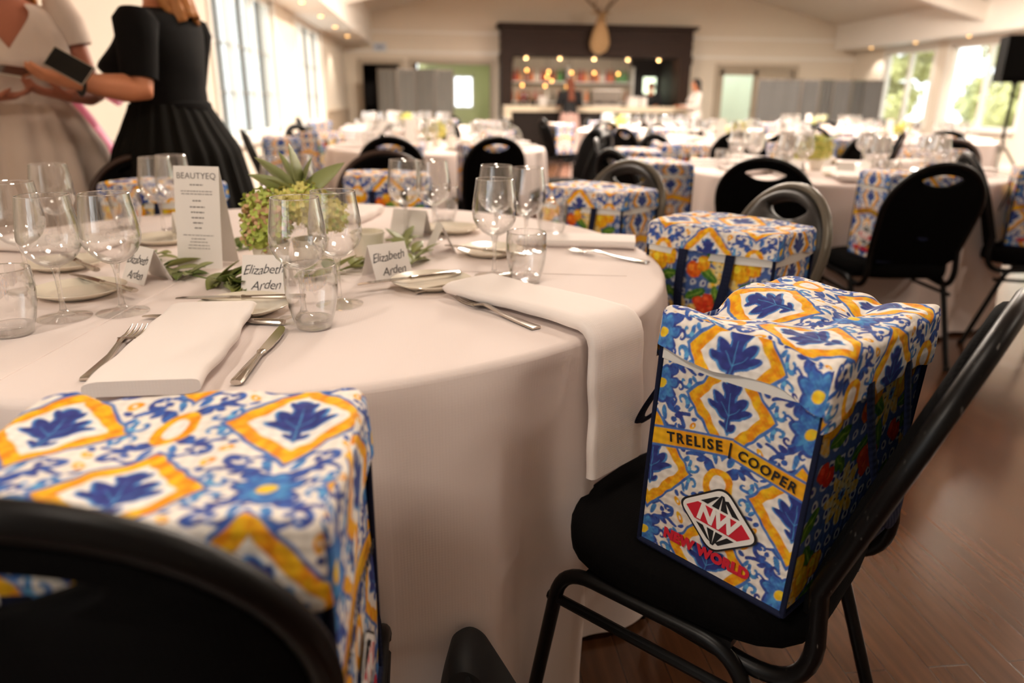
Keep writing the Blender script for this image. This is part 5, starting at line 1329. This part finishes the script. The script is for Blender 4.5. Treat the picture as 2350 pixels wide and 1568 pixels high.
# ------------------------------------------------------------------ the other tables, their chairs, bags and settings
DIRS = {0: 'wall side', 45: 'outer bar corner', 90: 'bar side', 135: 'window bar corner', 180: 'window side', 225: 'near window corner', 270: 'near side', 315: 'near outer corner'}
def side_name(a):
    a = a % 360; k = min(DIRS, key=lambda q: min(abs(q-a), 360-abs(q-a))); return DIRS[k]
def far_table(c, who, seed, seats, chairs, flowers, dents=(), nu=120, napkins=()):
    make_table('round banquet table under the cloth, %s' % who, 'white tablecloth on %s' % who, c, seed=seed, nu=nu, dents=dents)
    rr = np.random.default_rng(seed)
    for a in seats:
        u = (math.cos(D(a)), math.sin(D(a))); r_ = (-u[1], u[0])
        def at(rad, tan): return (c[0]+u[0]*rad+r_[0]*tan+rr.uniform(-.012, .012), c[1]+u[1]*rad+r_[1]*tan+rr.uniform(-.012, .012), TZ+.0008)
        sn = side_name(a)
        wine('outer wine glass at the %s of %s' % (sn, who), at(.53, .118), False, 'wine glasses on %s' % who)
        wine('inner wine glass at the %s of %s' % (sn, who), at(.44, .165), False, 'wine glasses on %s' % who)
        tumbler('water tumbler at the %s of %s' % (sn, who), at(.60, .15), False, 'water tumblers on %s' % who)
        p = at(.45, -.02); one('side_plate', 'cream side plate at the %s of %s' % (sn, who), 'plate', PLATE_LO, p, 0, 'side plates on %s' % who)
        p = at(.34, .02); one('place_card', 'white place card at the %s of %s' % (sn, who), 'place card', CARD_LO, p, D(a+90), 'place cards on %s' % who)
        p = at(.50, 0); one('napkin', 'folded napkin at the %s of %s' % (sn, who), 'napkin', NAP_LO, (p[0], p[1], TZ+.0165), D(a-90), 'napkins on %s' % who)
    for (a, r, df, bag, hoop) in chairs:
        p = (c[0]+r*math.cos(D(a)), c[1]+r*math.sin(D(a))); rz = D(a+90+df); sn = side_name(a)
        make_chair('%s chair at the %s of %s' % ('grey-hooped' if hoop == 'g' else ('brown-hooped' if hoop == 'b' else 'black'), sn, who), p, rz, 'chairs at %s' % who, grey=hoop == 'g', brown=hoop == 'b')
        if bag:
            q = (p[0]+.085*math.cos(D(a+df)), p[1]+.085*math.sin(D(a+df)))
            make_bag(bag, 'printed cooler bag at the %s of %s' % (sn, who), (q[0], q[1], SZ), rz+D(rr.uniform(-7, 7)), 'cooler bags at %s' % who)
    f = thing('hydrangea_bunch', 'yellow-green hydrangea bunch in the middle of %s' % who, 'flowers', (c[0]+flowers[0], c[1]+flowers[1], TZ+.05), 0, 'flower bunches on the further tables')
    hydrangea(f, (0, 0, .07), .075, M['petal_yellow'], seed=seed); hydrangea(f, (-.07, .03, .05), .055, M['petal_lime'], seed=seed+1)
    for k in range(5):
        a = k*1.3; b = MB(); leaf_mesh(b, (0, 0, .07), (math.cos(a), math.sin(a), .8), .16, .018, .1, .4); sub_thick(b.build('leaf', M['leaf_grey'], f))
    one('flower_pot', 'cream pot holding the flowers on %s' % who, 'pot', POT, (c[0]+flowers[0], c[1]+flowers[1], TZ+.0006), 0, 'cream pots on the further tables')
    one('menu_card', 'tall white menu card on %s' % who, 'menu', MENU_LO, (c[0]+flowers[0]-.20, c[1]+flowers[1]-.02, TZ+.001), D(15), 'menu cards on the further tables')
b = MB(); b.add([(-.044, -.03, 0), (.044, -.03, 0), (.044, 0, .068), (-.044, 0, .068), (-.044, .03, 0), (.044, .03, 0)], [(0, 1, 2, 3), (3, 2, 5, 4)]); CARD_LO = b.mesh('place_card', M['card'], smooth=False)
b = MB(); b.add([(-.05, -.03, 0), (.05, -.03, 0), (.05, 0, .21), (-.05, 0, .21), (-.05, .03, 0), (.05, .03, 0)], [(0, 1, 2, 3), (3, 2, 5, 4)]); MENU_LO = b.mesh('menu_card', M['card'], smooth=False)
NAP_LO = napkin_mesh(.30, .13, .02)
E8 = [0, 45, 90, 135, 180, 225, 270, 315]
TA, TB, TC, TDn, TE, TF, TG = (2.25, 3.98), (.02, 5.95), (3.0, 7.0), (5.15, 7.7), (2.75, 9.7), (-.35, 9.9), (6.0, 11.2)
# right-hand table beyond the near one
far_table(TA, 'the table beyond the logo bag', 21, [22, 67, 112, 157, 202, 247, 292, 337],
    [(-131, 1.06, 4, None, 'k'), (-104, 1.0, 10, 'mid', 'k'), (30, 1.06, -6, 'mid', 'b'), (75, 1.06, 0, 'far', 'k'), (120, 1.06, 0, 'far', 'k'), (158, 1.02, 8, 'mid', 'k'), (202, 1.18, -6, 'mid', 'k')], (-.13, -.05), [(D(229), .25, .04), (D(256), .25, .04)])
# left-hand table beyond the near one
far_table(TB, 'the table beyond the green flowers', 33, [20, 65, 110, 155, 200, 245, 290, 335],
    [(285, 1.08, 0, 'far', 'k'), (258, 1.14, 3, 'far', 'k'), (330, 1.06, 0, None, 'k'), (15, 1.08, 0, None, 'k'), (62, 1.06, 0, 'far', 'g'), (105, 1.06, 0, 'far', 'k'), (150, 1.06, 0, 'far', 'k'), (200, 1.12, 0, 'far', 'k')], (.0, .05))
far_table(TC, 'the table before the frosted door', 45, E8,
    [(200, 1.08, 0, None, 'k'), (245, 1.06, 0, None, 'k'), (290, 1.06, 0, 'far', 'k'), (335, 1.06, 0, 'far', 'b'), (65, 1.06, 0, 'far', 'k'), (110, 1.06, 0, 'far', 'g'), (155, 1.06, 0, 'far', 'g')], (-.05, .0), nu=90)
far_table(TDn, 'the table by the tripod stand', 57, E8,
    [(200, 1.06, 0, 'far', 'k'), (250, 1.06, 0, 'far', 'k'), (65, 1.06, 0, 'far', 'k'), (110, 1.06, 0, 'far', 'k')], (.0, .05), nu=90)
far_table(TE, 'the table nearest the bar', 69, E8,
    [(192, 1.08, 0, 'far', 'k'), (236, 1.06, 0, 'far', 'k'), (281, 1.06, 0, None, 'k'), (326, 1.06, 0, 'far', 'k'), (60, 1.06, 0, 'far', 'k'), (105, 1.06, 0, 'far', 'k')], (-.3, .0), nu=90)
far_table(TF, 'the table by the grey partition', 81, E8,
    [(200, 1.06, 0, 'far', 'k'), (290, 1.06, 0, 'far', 'k'), (335, 1.06, 0, 'far', 'k'), (20, 1.06, 0, 'far', 'g'), (65, 1.06, 0, 'far', 'k')], (.0, .0), nu=90)
far_table(TG, 'the table by the charcoal partition', 93, E8,
    [(200, 1.06, 0, 'far', 'k'), (245, 1.06, 0, 'far', 'k'), (335, 1.06, 0, 'far', 'k'), (20, 1.06, 0, 'far', 'k')], (.0, .0), nu=90)
# a chair turned to a table outside the picture on the right
make_chair('black chair side-on at the right picture edge, logo bag on its seat', (2.86, 3.20), D(-110), 'chairs turned away from the middle tables')
make_bag('mid', 'cooler bag with red diamond logo on the side-on chair at the picture edge', (2.87, 3.20, SZ), D(56), 'cooler bags on side-on chairs')
# ------------------------------------------------------------------ people: one continuous remeshed body each, clothing and hair as children
def torso_r(z, H, wide, deep, bust):
    """half width, half depth, forward shift of the trunk at height z (metres for a body of height H)"""
    k = z/H
    T = [(.46, .090, .075, .0), (.50, .105, .078, -.005), (.535, .106, .074, -.004), (.58, .094, .064, .0), (.625, .083, .058, .004), (.67, .088, .062, .010), (.715, .098, .072, .018), (.755, .102, .066, .012), (.795, .106, .054, .002), (.818, .100, .046, -.004), (.838, .064, .038, -.004), (.855, .034, .034, .0), (.885, .032, .033, .006)]
    for i in range(len(T)-1):
        if T[i][0] <= k <= T[i+1][0]:
            t = (k-T[i][0])/(T[i+1][0]-T[i][0]); v = [T[i][j]+(T[i+1][j]-T[i][j])*t for j in (1, 2, 3)]; break
    else: v = list(T[0][1:] if k < T[0][0] else T[-1][1:])
    f = wide if k < .83 else 1+(wide-1)*.3
    bb = bust*math.exp(-((k-.715)/.035)**2)
    return v[0]*H*f, v[1]*H*(deep if k < .83 else 1)+bb*.5, v[2]*H+bb*.5
def hand(mb, w, d, palm_n, L=.175, curl=.5, spread=.12, side=1):
    """palm and five fingers from the wrist w along d; palm faces palm_n; the thumb leaves the side `side`"""
    d = Vector(d).normalized(); n = Vector(palm_n); n = (n-d*n.dot(d)).normalized(); s_ = d.cross(n)*side; w = Vector(w)
    mb.tube([w-d*.02, w+d*.015, w+d*.045, w+d*.080, w+d*.092], [(.026, .019), (.031, .017), (.040, .0155), (.041, .0135), (.036, .011)], 14, up=-n)
    fl = [.070, .080, .075, .058]
    for i in range(4):
        o = (i-1.5)*-.0195; p = w+d*.085+s_*o*-1*(-1); p = w+d*(.086-.004*abs(i-1.2))+s_*(.0292-.0195*i)
        dr = (d+s_*(.10-.065*i)*spread*6).normalized(); pts = [p-dr*.012]; c = 0
        segs = [fl[i]*.45, fl[i]*.30, fl[i]*.25]
        q = p; pts.append(q)
        for j, sg in enumerate(segs):
            c += curl*(.55 if j == 0 else .75); dd = (dr*math.cos(c)+n*math.sin(c)).normalized(); q = q+dd*sg; pts.append(q)
        mb.tube(pts, [.0088, .0092, .0085, .0078, .0062], 10, up=-n)
    p = w+d*.022+s_*.030; t1 = (d*.75+s_*.62+n*.25).normalized(); t2 = (d*.9+s_*.2+n*.45).normalized()
    mb.tube([p-t1*.018, p, p+t1*.034, p+t1*.034+t2*.030, p+t1*.034+t2*.050], [.013, .0125, .0105, .0095, .0068], 10, up=-n)
def head(mb, c, yaw, H, pitch=0):
    M4 = Matrix.Translation(c) @ Matrix.Rotation(yaw, 4, 'Z') @ Matrix.Rotation(pitch, 4, 'X'); r = H/7.5*.5
    mb.ell((0, 0, .015), (r*.66, r*.80, r*.86), 20, 14, M4); mb.ell((0, r*.22, -r*.42), (r*.50, r*.56, r*.52), 16, 10, M4)      # skull, jaw
    mb.tube([M4 @ Vector((0, r*.82, r*.18)), M4 @ Vector((0, r*.98, -.10*r)), M4 @ Vector((0, r*.84, -.20*r))], [.007, .013, .010], 8)   # nose
    for sx in (-1, 1): mb.ell((sx*r*.66, -.02*r, -.02*r), (.008, .018, .030), 8, 6, M4)
    mb.tube([M4 @ Vector((-.022, r*.76, -.47*r)), M4 @ Vector((0, r*.80, -.46*r)), M4 @ Vector((.022, r*.76, -.47*r))], [.004, .007, .004], 8)   # lips
    return M4, r
def face_parts(t, M4, r, body):
    for sx in (-1, 1):
        b = MB(); b.ell((sx*r*.30, r*.735, .10*r), (.014, .008, .009), 10, 6, M4); e = b.build('eye', M['white_ink'], body)
        b = MB(); b.ell((sx*r*.30, r*.735+.006, .10*r), (.006, .004, .006), 8, 6, M4); b.build('iris', M['rubber'], body) if False else None
        b = MB(); b.tube([M4 @ Vector((sx*r*.14, r*.80, .30*r)), M4 @ Vector((sx*r*.32, r*.79, .36*r)), M4 @ Vector((sx*r*.48, r*.66, .31*r))], .003, 6); b.build('eyebrow', M['hair_dark'], body)
    b = MB(); b.tube([M4 @ Vector((-.022, r*.80, -.47*r)), M4 @ Vector((0, r*.845, -.465*r)), M4 @ Vector((.022, r*.80, -.47*r))], [.002, .0045, .002], 8); b.build('mouth', M['lip'], body)
M['lip'] = mat('lips', (170, 82, 76), .45, noise=.03)
def limb(mb, P, R, n=14): mb.tube(P, R, n)
def lerp(a, b, t): return Vector(a).lerp(Vector(b), t)
def arm(mb, sh, el, wr, f=1.0):
    P = [lerp(sh, el, -.10), lerp(sh, el, .08), lerp(sh, el, .35), lerp(sh, el, .75), Vector(el), lerp(el, wr, .22), lerp(el, wr, .6), lerp(el, wr, .96)]
    mb.tube(P, [.040*f, .052*f, .047*f, .040*f, .040*f, .040*f, .031*f, .0235*(1+(f-1)*.4)], 14)
def legs(mb, H, wide, fw=0.0):
    for sx in (-1, 1):
        x = sx*.055*H*wide
        mb.tube([(x*.95, .0, .50*H), (x, .005, .44*H), (x*.95, .012, .36*H), (x*.85, .012, .285*H), (x*.82, -.005, .22*H), (x*.8, -.012, .13*H), (x*.8, -.012, .055*H), (x*.8, -.008, .03*H)],
                [.074*wide, .080*wide, .066*wide, .050*wide, .052*wide, .040*wide, .028, .030], 14)
        mb.tube([(x*.8, -.045, .026), (x*.8, .02, .034), (x*.82, .10, .022), (x*.84, .165, .016)], [(.028, .026), (.034, .034), (.042, .022), (.028, .014)], 12, up=(0, 0, 1))
def trunk(mb, H, wide, deep, bust, n=28):
    zs = [.455, .47, .50, .535, .565, .60, .63, .66, .69, .715, .74, .765, .79, .812, .828, .842, .856, .885]
    P = []; R = []
    vs = []; fs = []
    for k in zs:
        rx, ry, cy = torso_r(k*H, H, wide, deep, bust)
        for i in range(n):
            a = 2*PI*i/n; vs.append((rx*math.cos(a), cy+ry*math.sin(a), k*H))
    for j in range(len(zs)-1):
        for i in range(n): fs.append((j*n+i, j*n+(i+1) % n, (j+1)*n+(i+1) % n, (j+1)*n+i))
    fs += [tuple(range(n-1, -1, -1)), tuple((len(zs)-1)*n+i for i in range(n))]; mb.add(vs, fs)
def garment_top(mb, H, wide, deep, bust, z0, off, vneck=0.0, vback=0.0, vw=.62, ztop=.838, n=96, m=36, fold=.0):
    """cloth over the trunk from z0 up to a neckline that may dip to a V in front"""
    def fn(u, v):
        a = 2*PI*u; front = math.sin(a); side = abs(math.cos(a))
        zt = ztop*H-vneck*max(0, 1-abs(a-PI/2)/vw)-vback*max(0, 1-abs(a-3*PI/2)/.8)
        if vneck: zt -= .0
        z = z0+(zt-z0)*v; rx, ry, cy = torso_r(z, H, wide, deep, bust); w = fold*math.sin(a*17+z*9)*(1-v)
        return ((rx+off+w)*math.cos(a), cy+(ry+off+w)*math.sin(a), z)
    mb.grid(fn, n, m, closeu=True)
def skirt(mb, H, wide, deep, z1, z0, flare, folds, amp, seed=1, n=180, m=30):
    rr = np.random.default_rng(seed); ks = [(int(rr.integers(folds-3, folds+4)), rr.uniform(0, 6.28), h) for h in (1, .6)]+[(int(folds*1.9), 1.0, .3)]
    def fn(u, v):
        a = 2*PI*u; z = z1+(z0-z1)*v; rx, ry, cy = torso_r(max(z, .52*H), H, wide, deep, 0); rx, ry = rx+.012, ry+.012
        k = v**.8; w = sum(h*math.sin(q*a+p) for (q, p, h) in ks)*amp*min(1, .25+k)
        return ((rx+flare*k+w)*math.cos(a), cy*(1-v)+(ry+flare*k+w)*math.sin(a), z)
    mb.grid(fn, n, m, closeu=True)
def finish_body(o, vox): return evaluated(o, [('REMESH', {'mode': 'VOXEL', 'voxel_size': vox}), ('SMOOTH', {'iterations': 5, 'factor': .5})])
def hair_long(M4, r, length, back=.03, wide=1.0):
    b = MB()
    b.grid(lambda u, v: M4 @ Vector((r*.76*wide*math.sin(PI*.62*v)*math.cos(2*PI*u), -.12*r+r*.92*math.sin(PI*.62*v)*math.sin(2*PI*u)-(.0), .05*r+r*.98*math.cos(PI*.62*v))) if True else None, 40, 12, closeu=True)
    b.v = [tuple(Vector(p)) for p in b.v]
    # remove the face opening: faces in front and low
    Mi = M4.inverted(); keep = []
    for f in b.f:
        c = sum((Mi @ Vector(b.v[i]) for i in f), Vector())/len(f)
        if not (c.y > r*.30 and c.z < r*.55): keep.append(f)
    b.f = keep; b.mi = [0]*len(keep)
    if length > 0:
        def fall(u, v):
            a = PI+PI*u; x = r*.80*wide*math.cos(a)*(1-.25*v); y = r*.62*math.sin(a)*(1-.2*v)-.12*r-back*v+.010*math.sin(u*31+v*4)
            return M4 @ Vector((x*(1+.05*math.sin(u*23)), y, .30*r-(length+.010*math.sin(u*9))*v))
        b.grid(fall, 40, 14)
    return b
def person(label, loc, rz, H=1.68, wide=1.0, deep=1.0, bust=.02, arms=(), head_yaw=0, head_pitch=0, skin='skin', vox=.007, armf=1.0, low=False, group=None):
    t = thing('person', label, 'person', loc, rz, group)
    mb = MB(); trunk(mb, H, wide, deep, bust); legs(mb, H, wide)
    for (sh, el, wr, hd, pn, curl, side) in arms:
        arm(mb, sh, el, wr, armf); hand(mb, wr, hd, pn, curl=curl, side=side)
    hc = Vector((0, .012*H, .932*H)); M4, r = head(mb, hc, head_yaw, H, head_pitch)
    body = mb.build('body', M[skin], t); finish_body(body, vox)
    face_parts(t, M4, r, body)
    return t, body, M4, r
def sleeve(mb, sh, el, t1, f, n=16, t0=-.16):
    mb.tube([lerp(sh, el, t0), lerp(sh, el, .05), lerp(sh, el, .35), lerp(sh, el, t1-.03), lerp(sh, el, t1)], [.046*f, .066*f, .060*f, .054*f, .054*f], n)
def shoe(mb, x, H):
    mb.tube([(x, -.055, .030), (x, .02, .038), (x, .105, .028), (x, .185, .018)], [(.034, .032), (.040, .038), (.047, .026), (.030, .016)], 12, up=(0, 0, 1))
# --- woman in black, seen from her left side and a little behind
HB = 1.69
LW, LE, LS = None, None, None
wb_loc, wb_rz = (-1.06, 3.22, 0), D(78)
# local frame: +y is where she faces (towards the window wall), +x her right
shL, elL, wrL = (-.225, -.03, 1.375), (-.275, -.040, 1.125), (-.465, .080, 1.145)
shR, elR, wrR = (.205, -.01, 1.375), (.265, .07, 1.09), (.10, .29, 1.15)
t, body, M4, r = person('woman in a black short-sleeved dress with long blond hair, holding out a phone', wb_loc, wb_rz, HB, 1.22, 1.16, .070,
    [(shL, elL, wrL, (-.05, .113, .03), (.55, 0, .75), .35, 1), (shR, elR, wrR, (-.15, .3, .05), (-.5, 0, .8), .4, -1)], head_yaw=D(0), head_pitch=D(-14), skin='skin', armf=1.28, vox=.0065)
b = MB(); garment_top(b, HB, 1.22, 1.16, .070, .60*HB, .014, .03, 0, .5, ztop=.842); b.build('dress_bodice', M['black_dress'], t)
for (s_, e_) in ((shL, elL), (shR, elR)): b = MB(); sleeve(b, s_, e_, .86, 1.20, t0=-.10); b.build('sleeve', M['black_dress'], t)
b = MB(); skirt(b, HB, 1.26, 1.22, .635*HB, .20*HB, .165, 22, .010, 4); b.build('dress_skirt', M['black_skirt'], t)
b = MB(); b.tube([(.163*math.cos(2*PI*k/40), .130*math.sin(2*PI*k/40)+.004, .63*HB) for k in range(40)], (.016, .022), 8, closed=True, up=(0, 0, 1)); b.build('waist_tie', M['black_dress'], t)
o = hair_long(M4, r, .25, .03, 1.05).build('hair', M['hair_blond'], t); evaluated(o, [('SOLIDIFY', {'thickness': .012})])
for sx in (-1, 1): b = MB(); shoe(b, sx*.055*HB*1.22*.8, HB); b.build('shoe', M['rubber'], t)
d_ = (Vector(wrL)-Vector(elL)).normalized(); p_ = lerp(elL, wrL, .90)
ax = d_.orthogonal().normalized(); ay = d_.cross(ax)
b = MB(); b.tube([p_+ax*.034*math.cos(2*PI*k/24)+ay*.034*math.sin(2*PI*k/24) for k in range(24)], (.012, .003), 8, closed=True, up=d_); b.build('watch', M['rubber'], t)['label'] = 'black watch strap on the wrist'
def to_world(loc, rz, p): return Matrix.Translation(loc) @ Matrix.Rotation(rz, 4, 'Z') @ Vector(p)
def phone(label, at, rot, cat='phone'):
    o = thing('mobile_phone', label, cat, at); o.rotation_euler = (Matrix.Rotation(rot[0], 3, 'X') @ Matrix.Rotation(rot[1], 3, 'Y') @ Matrix.Rotation(rot[2], 3, 'Z')).to_euler()
    b = MB(); b.box(-.037, .037, -.075, .075, -.004, .004); b.build('case', M['silver'], o, smooth=False)
    b = MB(); b.box(-.034, .034, -.071, .071, .004, .0046); b.build('screen', M['phone'], o, smooth=False)
    return o
ph1 = (-1.225, 2.745, 1.195)
phone('phone with black screen in the hand of the woman in black', ph1, (D(66), D(0), D(60)))
# --- woman in the off-white V-neck dress, facing the room
HW = 1.70
ww_loc, ww_rz = (-1.60, 3.14, 0), D(205)
shR2, elR2, wrR2 = (.19, .0, 1.385), (.25, .045, 1.095), (.09, .235, 1.090)
shL2, elL2, wrL2 = (-.19, .0, 1.385), (-.255, .02, 1.10), (-.15, .215, 1.10)
t, body, M4, r = person('woman in an off-white V-neck dress facing the room, phone in hand', ww_loc, ww_rz, HW, 1.05, 1.05, .035,
    [(shR2, elR2, wrR2, (-.3, .04, .03), (0, .1, 1), .35, 1), (shL2, elL2, wrL2, (.25, .12, .05), (.2, 0, .8), .45, -1)], head_yaw=D(-25), head_pitch=D(-12), skin='skin_tan', armf=.95, vox=.0065)
b = MB(); garment_top(b, HW, 1.05, 1.05, .035, .60*HW, .016, .165, .05, .55, ztop=.838, fold=.004)
b.build('dress_bodice', M['white_dress'], t)
for (s_, e_) in ((shL2, elL2), (shR2, elR2)): b = MB(); sleeve(b, s_, e_, .26, 1.05, t0=-.25); b.build('sleeve', M['white_dress'], t)
b = MB(); skirt(b, HW, 1.08, 1.1, .63*HW, .22*HW, .165, 13, .016, 9); b.build('dress_skirt', M['white_dress'], t)
b = MB(); b.tube([(.150*math.cos(2*PI*k/40), .108*math.sin(2*PI*k/40)+.006, .632*HW) for k in range(40)], (.012, .022), 8, closed=True, up=(0, 0, 1)); b.build('waist_band', M['white_dress'], t)
o = hair_long(M4, r, .22, .02, 1.05).build('hair', M['hair_blond'], t); evaluated(o, [('SOLIDIFY', {'thickness': .010})])
for sx in (-1, 1): b = MB(); shoe(b, sx*.055*HW*1.05*.8, HW); b.build('shoe', M['rubber'], t)
ph2 = (-1.440, 2.80, 1.178)
phone('phone in a dark case in the hand of the woman in the off-white dress', ph2, (D(20), D(0), D(70)))
# --- bar staff and guest (far away)
def far_person(label, loc, rz, H, top, bottom, hair, hl, arms, skirt_z=None, sleeves=.95, wide=1.05):
    t, body, M4, r = person(label, loc, rz, H, wide, 1.1, .02, arms, 0, D(-10), 'skin', vox=.014)
    b = MB(); garment_top(b, H, wide, 1.1, .02, .49*H, .020, .04, 0, .5, n=40, m=14); b.build('shirt', M[top], t)
    for a in arms:
        b = MB(); sleeve(b, a[0], a[1], .98, 1.15, 10)
        if sleeves > .9: b.tube([Vector(a[1]), lerp(a[1], a[2], .5), lerp(a[1], a[2], .85)], [.056, .046, .040], 10)
        b.build('sleeve', M[top], t)
    b = MB()
    if skirt_z: skirt(b, H, wide*1.05, 1.15, .55*H, skirt_z, .06, 9, .012, 3, n=60, m=10); b.build('skirt', M[bottom], t)
    else:
        for sx in (-1, 1):
            x = sx*.055*H*wide; b.tube([(x*.7, 0, .54*H), (x, 0, .46*H), (x*.95, .01, .28*H), (x*.85, -.01, .04*H)], [.10, .105, .075, .062], 12)
        b.build('trousers', M[bottom], t)
    o = hair_long(M4, r, hl, .03).build('hair', M[hair], t); evaluated(o, [('SOLIDIFY', {'thickness': .014})])
    return t
aa = lambda s: [((.19*s, 0, 1.28), (.26*s, .06, 1.02), (.16*s, .30, 1.03), (-.1*s, 1, .1), (0, 0, -1), .4, s)]
far_person('person in white shirt and dark trousers, dark ponytail, at the bar end', (5.72, 16.15, 0), D(90), 1.60, 'white_shirt', 'black_cloth', 'hair_dark', .30, aa(1)+aa(-1))
far_person('person with long auburn hair in a black top at the bar counter', (2.98, 16.45, 0), D(8), 1.60, 'black_cloth', 'pink_cloth', 'hair_red', .42, aa(1)+aa(-1), skirt_z=.35, sleeves=.5)
far_person('person with dark hair working behind the right end of the bar', (5.35, 18.35, 0), D(160), 1.56, 'black_cloth', 'black_cloth', 'hair_dark', .05, aa(1)+aa(-1))
# --- by the window wall
t = thing('balloon_flamingo', 'curved pink inflatable neck and head behind the white dress', 'balloon', (-1.84, 3.80, 0))
b = MB(); P = [(.30, 0, .55), (.28, 0, .80), (.17, 0, 1.0), (.10, 0, 1.09), (.12, 0, 1.15), (.20, 0, 1.17), (.30, 0, 1.13), (.36, 0, 1.09)]
b.tube(bend(P, .06, 5), [.05]*1+[.045]*200 if False else .042, 14); b.build('tube_body', M['pink'], t)
b = MB(); b.lathe([(.001, 0), (.13, 0), (.13, .02), (.03, .04), (.02, .55), (.001, .56)], 20, (.30, 0, 0)); b.build('stand', M['white_paint'], t)
t = thing('side_cabinet', 'low white cabinet between the two standing women', 'cabinet', (-1.64, 4.45, 0))
b = MB(); b.box(-.32, .32, -.25, .25, .06, .84); b.build('carcass', M['white_paint'], t, smooth=False)
b = MB(); b.box(-.34, .34, -.27, .27, .84, .87); b.build('top', M['white_paint'], t, smooth=False)
for sx in (-1, 1):
    b = MB(); b.box(sx*.16-.15, sx*.16+.15, -.268, -.25, .09, .81); dr = b.build('door', M['white_paint'], t, smooth=False)
    b = MB(); b.ell((sx*.03, -.28, .5), (.012, .012, .012), 8, 6); b.build('knob', M['silver'], dr)
b = MB(); b.box(-.30, .30, -.23, .23, 0, .06); b.build('plinth', M['white_paint'], t, smooth=False)
